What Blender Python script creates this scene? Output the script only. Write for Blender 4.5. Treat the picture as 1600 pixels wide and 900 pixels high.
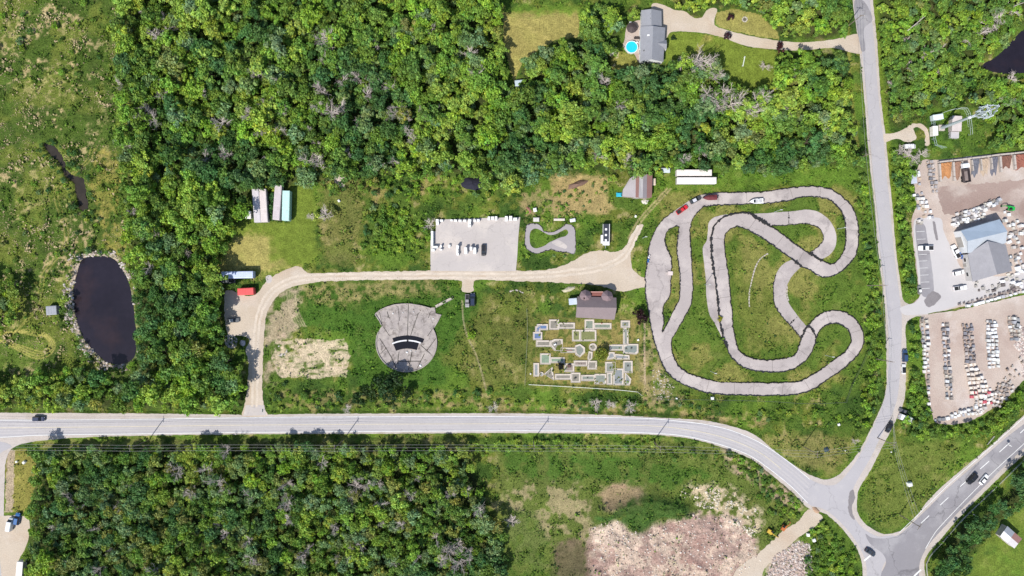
import bpy, math, random
import numpy as np
from mathutils import Vector, Matrix
from mathutils.geometry import tessellate_polygon
R = math.radians
for o in list(bpy.data.objects): bpy.data.objects.remove(o)
scene = bpy.context.scene
col = scene.collection
random.seed(7); rng = np.random.default_rng(7)

# ---------------------------------------------------------------- camera, sky, sun, exposure
H = 267.0; S = 0.25                      # flying height in metres, metres per photo pixel on the ground
cam = bpy.data.objects.new('camera', bpy.data.cameras.new('camera')); col.objects.link(cam)
cam.location = (0, 0, H); cam.rotation_euler = (0, 0, 0)
cam.data.sensor_fit = 'HORIZONTAL'; cam.data.angle = 2*math.atan(200.0/H)
cam.data.clip_start = 1.0; cam.data.clip_end = 20000
scene.camera = cam
SUN_EL = R(52); shadow_dir = Vector((0.58, 0.81)).normalized()
world = bpy.data.worlds.new('World'); scene.world = world; world.use_nodes = True
wn = world.node_tree; bg = wn.nodes['Background']
sky = wn.nodes.new('ShaderNodeTexSky'); sky.sky_type = 'NISHITA'; sky.sun_disc = False
sky.sun_elevation = SUN_EL; sky.sun_rotation = math.atan2(-shadow_dir.x, -shadow_dir.y) % (2*math.pi)
wn.links.new(sky.outputs[0], bg.inputs[0]); bg.inputs[1].default_value = 0.125
sl = bpy.data.lights.new('sun', 'SUN'); sl.energy = 4.6; sl.angle = R(0.5); sl.color = (1.0, 0.955, 0.88)
sun = bpy.data.objects.new('sun', sl); col.objects.link(sun)
sun.rotation_euler = Vector((shadow_dir.x*math.cos(SUN_EL), shadow_dir.y*math.cos(SUN_EL), -math.sin(SUN_EL))).to_track_quat('-Z', 'Y').to_euler()
scene.view_settings.view_transform = 'Standard'; scene.view_settings.look = 'None'
scene.view_settings.gamma = 1; scene.view_settings.use_curve_mapping = False
scene.view_settings.exposure = 0.30

# ---------------------------------------------------------------- helpers
def W(px, py, h=0.0):
    """metres for a point of the plan; h corrects a roof or pole top that was measured at its own height"""
    k = S*(1-h/H)
    return ((px-800)*k, (450-py)*k, h)
def tag(o, label=None, cat=None, group=None, kind=None):
    if label: o['label'] = label
    if cat: o['category'] = cat
    if group: o['group'] = group
    if kind: o['kind'] = kind
    return o
def thing(name, label, cat, loc=(0,0,0), rz=0.0, group=None):
    o = bpy.data.objects.new(name, None); col.objects.link(o)
    o.location = loc; o.rotation_euler = (0,0,rz); o.empty_display_size = 0.5
    return tag(o, label, cat, group)
def link(name, me, parent=None, color=None):
    o = bpy.data.objects.new(name, me); col.objects.link(o)
    if parent: o.parent = parent
    if color: o.color = (*color, 1)
    return o
class MB:
    def __init__(s): s.v=[]; s.f=[]; s.m=[]; s.cur=0
    def add(s, vs, fs):
        n=len(s.v); s.v += [tuple(v) for v in vs]
        for f in fs: s.f.append([i+n for i in f]); s.m.append(s.cur)
        return s
    def box(s, cx, cy, z0, sx, sy, sz, rz=0.0, top=1.0):
        c,t=math.cos(rz),math.sin(rz); vs=[]
        for z,k in ((z0,1.0),(z0+sz,top)):
            for a,b in ((-1,-1),(1,-1),(1,1),(-1,1)):
                x,y=a*sx/2*k,b*sy/2*k; vs.append((cx+x*c-y*t, cy+x*t+y*c, z))
        return s.add(vs, [(0,3,2,1),(4,5,6,7),(0,1,5,4),(1,2,6,5),(2,3,7,6),(3,0,4,7)])
    def frustum(s, x0,x1,y0,y1,z0, X0,X1,Y0,Y1,z1):
        return s.add([(x0,y0,z0),(x1,y0,z0),(x1,y1,z0),(x0,y1,z0),(X0,Y0,z1),(X1,Y0,z1),(X1,Y1,z1),(X0,Y1,z1)],
                     [(0,3,2,1),(4,5,6,7),(0,1,5,4),(1,2,6,5),(2,3,7,6),(3,0,4,7)])
    def tube(s, p0, p1, r0, r1=None, n=6, cap=True):
        r1 = r0 if r1 is None else r1
        p0,p1=Vector(p0),Vector(p1); d=(p1-p0)
        if d.length<1e-6: return s
        d.normalize(); a=d.orthogonal().normalized(); b=d.cross(a); vs=[]
        for p,r in ((p0,r0),(p1,r1)):
            for i in range(n):
                t=2*math.pi*i/n; vs.append(p+a*(math.cos(t)*r)+b*(math.sin(t)*r))
        fs=[(i,(i+1)%n,n+(i+1)%n,n+i) for i in range(n)]
        if cap: fs += [tuple(range(n-1,-1,-1)), tuple(range(n,2*n))]
        return s.add(vs,fs)
    def prism(s, pts, z0, z1, k=1.0):
        n=len(pts); cx=sum(p[0] for p in pts)/n; cy=sum(p[1] for p in pts)/n
        vs=[(p[0],p[1],z0) for p in pts]+[(cx+(p[0]-cx)*k,cy+(p[1]-cy)*k,z1) for p in pts]
        area=sum(pts[i][0]*pts[(i+1)%n][1]-pts[(i+1)%n][0]*pts[i][1] for i in range(n))
        fs=[(i,(i+1)%n,n+(i+1)%n,n+i) for i in range(n)]+[tuple(range(n-1,-1,-1)),tuple(range(n,2*n))]
        if area<0: fs=[tuple(reversed(f)) for f in fs]
        return s.add(vs,fs)
    def loft(s, rings, cap=True):
        n=len(rings[0]); vs=[p for r in rings for p in r]; fs=[]
        for k in range(len(rings)-1):
            for i in range(n):
                j=(i+1)%n; fs.append((k*n+i,k*n+j,(k+1)*n+j,(k+1)*n+i))
        if cap: fs += [tuple(range(n-1,-1,-1)), tuple((len(rings)-1)*n+i for i in range(n))]
        return s.add(vs,fs)
    def mesh(s, name, *mats, smooth=False):
        me=bpy.data.meshes.new(name); me.from_pydata(s.v,[],s.f)
        for m in mats: me.materials.append(m)
        if len(mats)>1: me.polygons.foreach_set('material_index', s.m)
        if smooth: me.polygons.foreach_set('use_smooth',[True]*len(s.f))
        me.update(); return me
    def build(s, name, mat, parent=None, color=None, smooth=False):
        mats = mat if isinstance(mat,(list,tuple)) else [mat]
        return link(name, s.mesh(name,*mats,smooth=smooth), parent, color)

# value noise in numpy
_tab = rng.random((256,256))
def vnoise(x, y, scale, seed=0):
    x=np.asarray(x,float)/scale+seed*17.31; y=np.asarray(y,float)/scale+seed*9.77
    xi=np.floor(x).astype(int); yi=np.floor(y).astype(int); fx=x-xi; fy=y-yi
    fx=fx*fx*(3-2*fx); fy=fy*fy*(3-2*fy)
    a=_tab[xi%256,yi%256]; b=_tab[(xi+1)%256,yi%256]; c=_tab[xi%256,(yi+1)%256]; d=_tab[(xi+1)%256,(yi+1)%256]
    return (a*(1-fx)+b*fx)*(1-fy)+(c*(1-fx)+d*fx)*fy
def fbm(x,y,scale,seed=0,oct=4):
    r=0; w=0; a=1.0
    for k in range(oct):
        r=r+a*vnoise(x,y,scale/2**k,seed+k*3); w+=a; a*=0.55
    return r/w
def pip(poly, X, Y):
    X=np.asarray(X,float); Y=np.asarray(Y,float); ins=np.zeros(X.shape,bool)
    P=np.array(poly,float); n=len(P)
    bb=(X>=P[:,0].min())&(X<=P[:,0].max())&(Y>=P[:,1].min())&(Y<=P[:,1].max())
    xs=X[bb]; ys=Y[bb]; r=np.zeros(xs.shape,bool)
    for i in range(n):
        x0,y0=P[i]; x1,y1=P[(i+1)%n]
        if y0==y1: continue
        c=((y0>ys)!=(y1>ys))&(xs<(x1-x0)*(ys-y0)/(y1-y0)+x0); r^=c
    ins[bb]=r; return ins
def smooth_loop(pts, closed=True, step=3.0):
    P=[Vector((p[0],p[1])) for p in pts]; n=len(P); out=[]
    rg = range(n) if closed else range(n-1)
    for i in rg:
        if closed: p0,p1,p2,p3=P[i-1],P[i],P[(i+1)%n],P[(i+2)%n]
        else: p0,p1,p2,p3=P[max(i-1,0)],P[i],P[i+1],P[min(i+2,n-1)]
        L=(p2-p1).length; k=max(1,int(L/step))
        m1=(p2-p0)*0.5; m2=(p3-p1)*0.5
        if m1.length>L: m1=m1.normalized()*L
        if m2.length>L: m2=m2.normalized()*L
        for j in range(k):
            t=j/k; h00=2*t**3-3*t*t+1; h10=t**3-2*t*t+t; h01=-2*t**3+3*t*t; h11=t**3-t*t
            out.append(p1*h00+m1*h10+p2*h01+m2*h11)
    if not closed: out.append(P[-1])
    return [(p.x,p.y) for p in out]
def jitter(pts, amp, sc=5.0, seed=3):
    if amp==0: return pts
    a=np.array(pts); dx=(fbm(a[:,0],a[:,1],sc,seed,3)-0.5)*2*amp; dy=(fbm(a[:,0],a[:,1],sc,seed+5,3)-0.5)*2*amp
    return list(zip((a[:,0]+dx).tolist(),(a[:,1]+dy).tolist()))
PAVED=[]
def sheet(name, loops, z, mat, sm=True, jit=1.2, paved=True, parent=None, thick=None):
    """flat sheet from plan outlines (first outer, then holes)"""
    if not isinstance(loops[0][0],(tuple,list)): loops=[loops]
    L2=[]
    for lp in loops:
        q=smooth_loop(lp,True,2.0) if sm else [tuple(p) for p in lp]
        L2.append(jitter(q,jit))
    if paved: PAVED.append((L2[0], L2[1:]))
    vl=[[Vector((*W(*p)[:2],z)) for p in lp] for lp in L2]
    tri=tessellate_polygon(vl); flat=[v for l in vl for v in l]
    fs=[]
    for a,b,c in tri:
        if (flat[b]-flat[a]).cross(flat[c]-flat[a]).z<0: a,b,c=a,c,b
        fs.append((a,b,c))
    me=bpy.data.meshes.new(name); me.from_pydata([tuple(v) for v in flat],[],fs); me.materials.append(mat); me.update()
    return link(name,me,parent)
def struct(name,*a,**k): return tag(sheet(name,*a,**k), kind='structure')

# ---------------------------------------------------------------- materials
def mat(name, color=(0.5,0.5,0.5), rough=0.8, var=0.15, scale=1.0, src=None, metal=0.0, bump=0.0, fine=0.1, fscale=8.0, patches=None, spec=0.3, transl=0.0, coord='Object', stripes=None, cracks=None):
    m=bpy.data.materials.new(name); m.use_nodes=True; nt=m.node_tree; N=nt.nodes; Lk=nt.links
    b=N['Principled BSDF']; b.inputs['Roughness'].default_value=rough; b.inputs['Metallic'].default_value=metal
    b.inputs['Specular IOR Level'].default_value=spec
    if src=='obj': c=N.new('ShaderNodeObjectInfo').outputs['Color']
    elif src: 
        a=N.new('ShaderNodeAttribute'); a.attribute_name=src; c=a.outputs['Color']
    else:
        q=N.new('ShaderNodeRGB'); q.outputs[0].default_value=(*color,1); c=q.outputs[0]
    if src=='tint':
        o=N.new('ShaderNodeObjectInfo'); mx=N.new('ShaderNodeMix'); mx.data_type='RGBA'; mx.blend_type='MULTIPLY'; mx.inputs[0].default_value=1
        Lk.new(c,mx.inputs[6]); Lk.new(o.outputs['Color'],mx.inputs[7]); c=mx.outputs[2]
    tc=N.new('ShaderNodeTexCoord').outputs[coord]
    def mulnoise(c,sc,amt,det):
        n=N.new('ShaderNodeTexNoise'); n.inputs['Scale'].default_value=sc; n.inputs['Detail'].default_value=det; n.inputs['Roughness'].default_value=0.65
        Lk.new(tc,n.inputs['Vector'])
        mr=N.new('ShaderNodeMapRange'); mr.inputs[1].default_value=0.25; mr.inputs[2].default_value=0.75; mr.inputs[3].default_value=1-amt; mr.inputs[4].default_value=1+amt
        Lk.new(n.outputs['Fac'],mr.inputs[0])
        vm=N.new('ShaderNodeVectorMath'); vm.operation='SCALE'; Lk.new(c,vm.inputs[0]); Lk.new(mr.outputs[0],vm.inputs['Scale'])
        return vm.outputs[0]
    if patches:
        for (pc,psc,lo,hi,amt) in patches:
            n=N.new('ShaderNodeTexNoise'); n.inputs['Scale'].default_value=psc; n.inputs['Detail'].default_value=5; n.inputs['Roughness'].default_value=0.6; Lk.new(tc,n.inputs['Vector'])
            mr=N.new('ShaderNodeMapRange'); mr.inputs[1].default_value=lo; mr.inputs[2].default_value=hi; mr.inputs[3].default_value=0; mr.inputs[4].default_value=amt
            Lk.new(n.outputs['Fac'],mr.inputs[0])
            mx=N.new('ShaderNodeMix'); mx.data_type='RGBA'; Lk.new(mr.outputs[0],mx.inputs[0]); Lk.new(c,mx.inputs[6]); mx.inputs[7].default_value=(*pc,1); c=mx.outputs[2]
    if stripes:   # (period, axis, depth) ribbed sheet metal
        w=N.new('ShaderNodeTexWave'); w.wave_type='BANDS'; w.bands_direction=stripes[1]; w.inputs['Scale'].default_value=stripes[0]; Lk.new(tc,w.inputs['Vector'])
        mr=N.new('ShaderNodeMapRange'); mr.inputs[3].default_value=1-stripes[2]; mr.inputs[4].default_value=1+stripes[2]*0.4; Lk.new(w.outputs['Fac'],mr.inputs[0])
        vm=N.new('ShaderNodeVectorMath'); vm.operation='SCALE'; Lk.new(c,vm.inputs[0]); Lk.new(mr.outputs[0],vm.inputs['Scale']); c=vm.outputs[0]
    if cracks:    # (cell size, width, darkness): wandering dark cracks and tar seams
        nz=N.new('ShaderNodeTexNoise'); nz.inputs['Scale'].default_value=0.35; nz.inputs['Detail'].default_value=4; Lk.new(tc,nz.inputs['Vector'])
        va=N.new('ShaderNodeVectorMath'); va.operation='MULTIPLY_ADD'; Lk.new(nz.outputs['Color'],va.inputs[0]); va.inputs[1].default_value=(5,5,0); Lk.new(tc,va.inputs[2])
        vo=N.new('ShaderNodeTexVoronoi'); vo.feature='DISTANCE_TO_EDGE'; vo.inputs['Scale'].default_value=1.0/cracks[0]; Lk.new(va.outputs[0],vo.inputs['Vector'])
        mr=N.new('ShaderNodeMapRange'); mr.inputs[1].default_value=0; mr.inputs[2].default_value=cracks[1]; mr.inputs[3].default_value=1-cracks[2]; mr.inputs[4].default_value=1; Lk.new(vo.outputs['Distance'],mr.inputs[0])
        vm=N.new('ShaderNodeVectorMath'); vm.operation='SCALE'; Lk.new(c,vm.inputs[0]); Lk.new(mr.outputs[0],vm.inputs['Scale']); c=vm.outputs[0]
    if var: c=mulnoise(c,scale,var,4)
    if fine: c=mulnoise(c,fscale,fine,2)
    Lk.new(c,b.inputs['Base Color'])
    if bump:
        n=N.new('ShaderNodeTexNoise'); n.inputs['Scale'].default_value=fscale; n.inputs['Detail'].default_value=4; Lk.new(tc,n.inputs['Vector'])
        bp=N.new('ShaderNodeBump'); bp.inputs['Strength'].default_value=bump; bp.inputs['Distance'].default_value=0.3
        Lk.new(n.outputs['Fac'],bp.inputs['Height']); Lk.new(bp.outputs[0],b.inputs['Normal'])
    if transl:
        t=N.new('ShaderNodeBsdfTranslucent'); Lk.new(c,t.inputs[0]); ms=N.new('ShaderNodeMixShader'); ms.inputs[0].default_value=transl
        Lk.new(b.outputs[0],ms.inputs[1]); Lk.new(t.outputs[0],ms.inputs[2]); Lk.new(ms.outputs[0],N['Material Output'].inputs[0])
    return m
M={}
M['ground']=mat('ground_cover',src='col',rough=0.95,var=0.24,scale=0.4,fine=0.42,fscale=1.9,bump=0.8,spec=0.1)
M['leaf']=mat('leaves',src='tint',rough=0.6,var=0,fine=0,transl=0.3,spec=0.25)
M['weed']=mat('weed_leaves',src='col',rough=0.8,var=0,fine=0,spec=0.1,transl=0.15)
M['bark']=mat('bark',(0.13,0.10,0.08),0.9,0.2,3)
M['deadwood']=mat('dead_wood',(0.47,0.41,0.38),0.9,0.2,2,spec=0.1)
M['asphalt']=mat('worn_asphalt',(0.355,0.34,0.355),0.9,0.06,0.06,fine=0.06,fscale=3,bump=0.1,cracks=(20,0.009,0.22),patches=[((0.33,0.315,0.32),0.03,0.5,0.62,0.6),((0.41,0.39,0.39),0.25,0.55,0.7,0.5),((0.30,0.28,0.28),0.6,0.66,0.72,0.6)])
M['asphalt_dark']=mat('dark_asphalt',(0.225,0.215,0.23),0.9,0.08,0.05,fine=0.07,fscale=3,cracks=(22,0.01,0.35),patches=[((0.31,0.30,0.31),0.05,0.5,0.6,0.6)])
M['asphalt_patch']=mat('asphalt_patch',(0.19,0.175,0.18),0.9,0.12,0.2,fine=0.1,fscale=2)
M['shoulder']=mat('gravel_shoulder',(0.42,0.375,0.345),0.95,0.1,0.15,fine=0.14,fscale=2.5,bump=0.3,patches=[((0.31,0.27,0.22),0.12,0.52,0.68,0.7)])
M['gravel']=mat('pale_gravel',(0.44,0.37,0.295),0.95,0.08,0.08,fine=0.12,fscale=2.2,bump=0.35,patches=[((0.40,0.31,0.23),0.07,0.5,0.66,0.7),((0.50,0.44,0.38),0.11,0.5,0.7,0.6)])
M['yard']=mat('yard_dirt',(0.41,0.34,0.295),0.95,0.1,0.06,fine=0.12,fscale=2,bump=0.3,patches=[((0.34,0.26,0.225),0.035,0.48,0.6,0.75),((0.52,0.47,0.44),0.08,0.52,0.7,0.7)])
M['dirt']=mat('pink_dirt',(0.38,0.28,0.235),0.95,0.15,0.08,fine=0.25,fscale=1.6,bump=0.8,patches=[((0.50,0.42,0.34),0.09,0.5,0.62,0.8),((0.25,0.17,0.14),0.06,0.52,0.65,0.7)])
M['concrete']=mat('old_concrete',(0.355,0.315,0.305),0.85,0.08,0.07,fine=0.08,fscale=3,bump=0.1,cracks=(13,0.012,0.25),patches=[((0.42,0.375,0.355),0.07,0.5,0.58,0.8),((0.25,0.22,0.215),0.11,0.54,0.66,0.75),((0.24,0.21,0.2),0.5,0.64,0.72,0.5)])
M['concrete_pad']=mat('concrete_pad',(0.40,0.365,0.35),0.85,0.05,0.08,fine=0.05,fscale=2,patches=[((0.50,0.45,0.41),0.1,0.5,0.62,0.6),((0.36,0.33,0.31),0.2,0.58,0.7,0.6)],cracks=(7,0.01,0.25))
M['concrete_dark']=mat('stained_concrete',(0.31,0.275,0.26),0.9,0.15,0.4,fine=0.15,fscale=3,patches=[((0.36,0.32,0.29),0.2,0.46,0.62,0.8),((0.12,0.10,0.09),0.5,0.52,0.66,0.7)],cracks=(5,0.02,0.5))
M['kerb']=mat('pale_kerb',(0.41,0.365,0.33),0.8,0.12,1.5,fine=0.1)
M['seam']=mat('track_seam',(0.17,0.15,0.14),0.9,0.3,2)
M['goldkerb']=mat('mini_golf_kerb',(0.47,0.42,0.37),0.85,0.15,1.2,fine=0.12)
M['joint']=mat('dark_joint',(0.035,0.035,0.03),0.9,0.3,2)
M['rubber']=mat('black_rubber',(0.02,0.02,0.022),0.8,0.3,3)
M['line']=mat('road_paint',(0.66,0.66,0.65),0.7,0.15,0.6,fine=0.1)
M['yline']=mat('worn_yellow_paint',(0.50,0.45,0.36),0.8,0.15,0.6)
M['paint']=mat('vehicle_paint',src='obj',rough=0.3,var=0.03,spec=0.5,fine=0)
M['glass']=mat('dark_glass',(0.015,0.018,0.022),0.08,0,spec=0.6,fine=0)
M['chrome']=mat('lamp_glass',(0.7,0.7,0.68),0.2,0,fine=0)
M['redlamp']=mat('red_lamp',(0.4,0.02,0.02),0.3,0,fine=0)
M['solid']=mat('painted_surface',src='obj',rough=0.7,var=0.12,scale=1.0,fine=0.08,fscale=6)
M['metalroof']=mat('ribbed_metal',src='obj',rough=0.45,var=0.08,scale=0.3,fine=0.05,stripes=(1.2,'X',0.22))
M['trailroof']=mat('trailer_roof',src='obj',rough=0.55,var=0.14,scale=0.5,fine=0.1,fscale=3,patches=[((0.28,0.22,0.19),0.4,0.56,0.72,0.5)])
M['shingle']=mat('shingles',src='obj',rough=0.9,var=0.08,scale=0.5,fine=0.14,fscale=5)
M['wood']=mat('weathered_wood',(0.30,0.22,0.15),0.85,0.2,2)
M['water']=mat('pond_water',(0.016,0.013,0.020),0.16,0.25,0.05,spec=0.35,fine=0.1,fscale=0.5,bump=0.03,patches=[((0.055,0.028,0.024),0.022,0.52,0.7,0.6)])
M['packed']=mat('packed_dirt',(0.30,0.225,0.195),0.95,0.15,0.1,fine=0.12,fscale=2,bump=0.3,patches=[((0.42,0.35,0.31),0.09,0.48,0.6,0.9),((0.22,0.155,0.135),0.05,0.5,0.64,0.7)])
M['poolwater']=mat('pool_water',(0.02,0.50,0.62),0.1,0.08,1.2,fine=0.05,spec=0.5)
M['blackwater']=mat('basin_water',(0.012,0.012,0.016),0.1,0,fine=0)
M['carpet']=mat('putting_carpet',src='obj',rough=0.95,var=0.2,scale=0.8,fine=0.12,fscale=5)
M['stone']=mat('rubble_stone',src='obj',rough=0.9,var=0.2,scale=1.5,fine=0.2,fscale=5)
M['wrap']=mat('pallet_load',src='obj',rough=0.6,var=0.12,scale=1.2,fine=0.12,fscale=6)
M['steel']=mat('galvanised_steel',(0.42,0.47,0.50),0.5,0.1,1,metal=0.3)
M['polewood']=mat('pole_wood',(0.20,0.16,0.13),0.9,0.2,2)
M['wire']=mat('cable',(0.32,0.32,0.31),0.7,0,fine=0)

# ---------------------------------------------------------------- roads and paved ground (plan traced in pixels, 0.25 m each)
ROADNET=[(-200,644),(0,645),(200,646),(370,648),(386,649),(412,648),(500,646.5),(800,646),(950,648.5),(1020,652),(1100,657),(1150,668),(1180,680),(1205,700),(1225,716),(1250,733),(1270,744),(1290,749),(1305,745),(1318,735),(1330,722),(1345,700),(1358,676),(1370,650),(1380,626),(1385,600),(1385,560),(1384,520),(1383,490),(1380,455),(1372,390),(1367,325),(1362,281),(1356,225),(1350,150),(1343,80),(1332,0),(1318,-120),
 (1352,-120),(1364,0),(1371,75),(1376,150),(1385,225),(1390,281),(1394.5,325),(1400,390),(1408,450),(1411,468),(1420,475),(1440,477),(1450,492),(1430,495),(1419,501),(1415,512),(1416,550),(1415,600),(1413,625),(1407,642),(1397,662),(1390,677),(1375,705),(1360,735),(1347,755),(1340,772),(1339,795),(1345,810),(1356,822),(1375,833),(1390,834),(1407,829),(1425,815),(1450,782),(1487,747),(1525,715),(1555,690),(1574,672),(1650,605),(1760,508),
 (1760,562),(1680,638),(1600,711),(1575,733),(1537,770),(1500,807),(1470,842),(1450,865),(1444,880),(1446,900),(1450,1020),(1350,1020),(1348,900),(1347,882),(1340,860),(1325,837),(1307,817),(1290,803),(1262,793),(1237,768),(1200,738),(1175,718),(1137,702),(1087,687),(1037,680.5),(975,678),(800,676.5),(600,677.5),(400,678.5),(200,681),(120,684),(60,689),(30,695),(16,704),(9,722),(7,757),(6,800),(4,840),(0,880),(-4,1020),(-200,1020)]
struct('road_shoulder',ROADNET,0.02,M['shoulder'],jit=0.9)
top=[(-200,656),(0,655.5),(200,654.5),(400,651.5),(600,650),(800,650),(1000,652.5),(1050,656),(1100,662),(1140,671),(1180,687),(1210,705),(1240,727),(1265,748)]
bot=[(-200,684),(0,684),(60,681),(200,679),(400,676.5),(800,674),(950,675.5),(1040,679),(1080,684),(1130,697),(1170,712),(1200,732),(1235,760),(1262,787)]
main=top+[(1285,757),(1305,757),(1322,742),(1338,720),(1352,695),(1364,668),(1376,640),(1385,610),(1388,570),(1388,530),(1387,500),(1383,450),(1375,390),(1370,325),(1365,281),(1360,225),(1354,150),(1346,75),(1337,0),(1323,-120),(1347,-120),(1359,0),(1367,75),(1372.5,150),(1381,225),(1386,281),(1391,325),(1396.5,390),(1404,450),(1407,475),(1409,500),(1408,550),(1405,600),(1400,630),(1390,655),(1376,682),(1362,712),(1347,738),(1336,757),(1330,775),(1330,795),(1338,814),(1352,828),(1372,838),(1398,838),(1395,860),(1378,890),(1376,1020),(1356,1020),(1354,890),(1350,870),(1335,842),(1315,818),(1290,797)]+bot[::-1]
struct('main_road',main,0.035,M['asphalt'],jit=0.35,paved=False)
hw=[(1760,525),(1640,632),(1577,680),(1527,723),(1484,760),(1450,794),(1428,815),(1407,834),(1385,841),(1362,840),(1352,834),(1360,850),(1380,866),(1384,880),(1376,900),(1370,1020),(1436,1020),(1436,900),(1438,876),(1452,850),(1490,808),(1530,768),(1570,728),(1600,700),(1680,626),(1760,550)]
struct('highway',hw,0.05,M['asphalt_dark'],jit=0.35,paved=False)
sheetl=[(-200,690),(0,690),(18,698),(-2,712),(-6,800),(-10,1020),(-200,1020)]
struct('side_street',sheetl,0.04,M['asphalt'],jit=0.3,paved=False)
for q in ([(1332,765),(1336,775),(1331,795),(1335,812),(1328,806),(1325,788),(1327,772)],[(1444,470),(1456,455),(1470,462),(1462,474),(1450,480)]):
    struct('asphalt_patch',q,0.058,M['asphalt_patch'],jit=2.0,paved=False)
struct('asphalt_patch',[(1363,30),(1350,2),(1335,2),(1339,45),(1346,80),(1352,78),(1350,45)],0.045,M['asphalt_dark'],jit=0.6,paved=False)
# painted lines: ribbons along plan polylines
def ribbon(mb, pts, w, z, dash=None):
    p=smooth_loop(pts,False,3.0); P=[Vector(W(*q,0)) for q in p]; s=0.0
    for a,b in zip(P,P[1:]):
        d=b-a; L=d.length
        if L<1e-5: continue
        n=Vector((-d.y,d.x,0)).normalized()*w/2
        on = dash is None or (s%(dash[0]+dash[1]))<dash[0]
        s+=L
        if on: mb.add([(a.x-n.x,a.y-n.y,z),(b.x-n.x,b.y-n.y,z),(b.x+n.x,b.y+n.y,z),(a.x+n.x,a.y+n.y,z)],[(0,1,2,3)])
def off(a,b,t): return [(x0+(x1-x0)*t,y0+(y1-y0)*t) for (x0,y0),(x1,y1) in zip(a,b)]
m=MB(); ribbon(m,[(x,y+0.8) for x,y in top],0.22,0.064); ribbon(m,[(x,y-1) for x,y in bot],0.22,0.064)
tag(m.build('edge_line',M['line']),kind='structure')
m=MB()
for t_ in (.17,.36,.64,.83): ribbon(m,off([(x,y+3) for x,y in top],[(x,y-3) for x,y in bot],t_),0.75,0.055)
M['wheelpath']=mat('polished_wheel_path',(0.385,0.365,0.37),0.85,0.07,0.08,fine=0.08,fscale=2)
tag(m.build('wheel_path',M['wheelpath']),kind='structure')
m=MB(); mid=[(-200,669),(0,668.5),(200,666.5),(400,664),(800,662),(980,664),(1050,668),(1110,678),(1155,692),(1190,709),(1220,732)]
ribbon(m,mid,0.3,0.064); tag(m.build('centre_line',M['yline']),kind='structure')
m=MB(); ribbon(m,[(1700,563),(1600,652),(1527,717),(1482,757),(1425,813),(1405,832)],0.2,0.066)
ribbon(m,[(1700,603),(1600,693),(1540,749),(1465,827),(1446,857)],0.2,0.066)
tag(m.build('highway_edge_line',M['line']),kind='structure')
m=MB(); ribbon(m,[(1700,578),(1575,694),(1496,764),(1430,826)],0.28,0.066,(4.5,6))
tag(m.build('highway_lane_line',M['line']),kind='structure')
m=MB()
for a,b in (((1350,876),(1360,868)),((1428,900),(1439,890))):
    A,B=W(*a),W(*b); d=Vector(B)-Vector(A); n=Vector((-d.y,d.x,0)).normalized()*0.3
    m.add([tuple(Vector(A)-n+Vector((0,0,.067))),tuple(Vector(B)-n+Vector((0,0,.067))),tuple(Vector(B)+n+Vector((0,0,.067))),tuple(Vector(A)+n+Vector((0,0,.067)))],[(0,1,2,3)])
tag(m.build('stop_line',M['line']),kind='structure')

DRIVE=[(380,650),(384,625),(387,600),(388,570),(386,558),(384,545),(390,530),(372,524),(356,523),(352,505),(350,480),(351,457),(357,453),(374,458),(389,463),(402,458),(407,452),(412,444),(425,433),(437,426),(458,417),(470,417),(479,426),(500,427),(560,425),(672,423),(740,422),(808,423),(850,422),(880,415),(898,406),(915,396),(940,391),(962,394),(978,384),(986,368),(1000,350),(1005,352),(994,370),(986,392),(988,420),(1000,431),(1010,436),(1010,447),(990,452),(975,456),(955,452),(930,445),(900,443),(860,441),(800,439),(742,438.5),(739,455),(722,455),(720,438.5),(600,437.5),(520,439),(480,443),(452,450),(436,460),(424,475),(417,490),(413,520),(411,560),(410,600),(412,635),(416,650)]
struct('gravel_driveway',DRIVE,0.026,M['gravel'],jit=1.6)
m=MB(); cl=[(397,636),(399,590),(400,540),(403,500),(412,474),(430,452),(455,438),(500,432.5),(600,431.5),(700,431),(800,431),(880,427),(940,418),(975,400),(990,372),(1000,355)]
for k in (-3.4,3.4):
    q=[]
    for i,p in enumerate(cl):
        a_,b_=cl[max(i-1,0)],cl[min(i+1,len(cl)-1)]; dx,dy=b_[0]-a_[0],b_[1]-a_[1]; L_=math.hypot(dx,dy); q.append((p[0]-dy/L_*k,p[1]+dx/L_*k))
    ribbon(m,jitter(smooth_loop(q,False,3),1.5,9,21),0.95,0.034)
M['rut']=mat('packed_wheel_rut',(0.50,0.43,0.355),0.9,0.16,0.3,fine=0.1,fscale=2)
tag(m.build('wheel_rut',M['rut']),kind='structure')
struct('driveway_apron',[(380,650),(384,633),(413,633),(415,649)],0.032,M['concrete_pad'],sm=False,jit=0.3,paved=False)
struct('concrete_pad',[(681,343),(720,342),(760,340.5),(813,339.5),(810,370),(808,402),(806,423.5),(740,424),(673,423.5),(672.5,390),(673,362),(681,361.5)],0.04,M['concrete_pad'],sm=False,jit=0.5)
struct('house_driveway',[(1018,8),(1035,7),(1053,15),(1070,18),(1085,28),(1097,27),(1105,15),(1120,14),(1116,32),(1118,40),(1135,47),(1177,57),(1220,64),(1260,66),(1300,62),(1325,56),(1342,55),(1347,82),(1330,82),(1300,75),(1250,79),(1210,77),(1168,72),(1127,58),(1102,52),(1063,49),(1047,51),(1040,62),(1030,62),(1025,40)],0.024,M['gravel'],jit=0.8)
struct('patio',[(979,42),(984,36),(1003,34),(1003,100),(997,96),(990,84),(978,80),(974,72),(976,60)],0.03,M['yard'],jit=0.5)
struct('garden_path',[(978,68),(984,72),(972,74),(967,84),(965,100),(958,110),(953,111),(960,98),(962,84),(958,74),(967,68)],0.022,mat('path_grass',(0.42,0.36,0.20),0.95,0.15,0.5),jit=0.5,paved=False)
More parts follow.
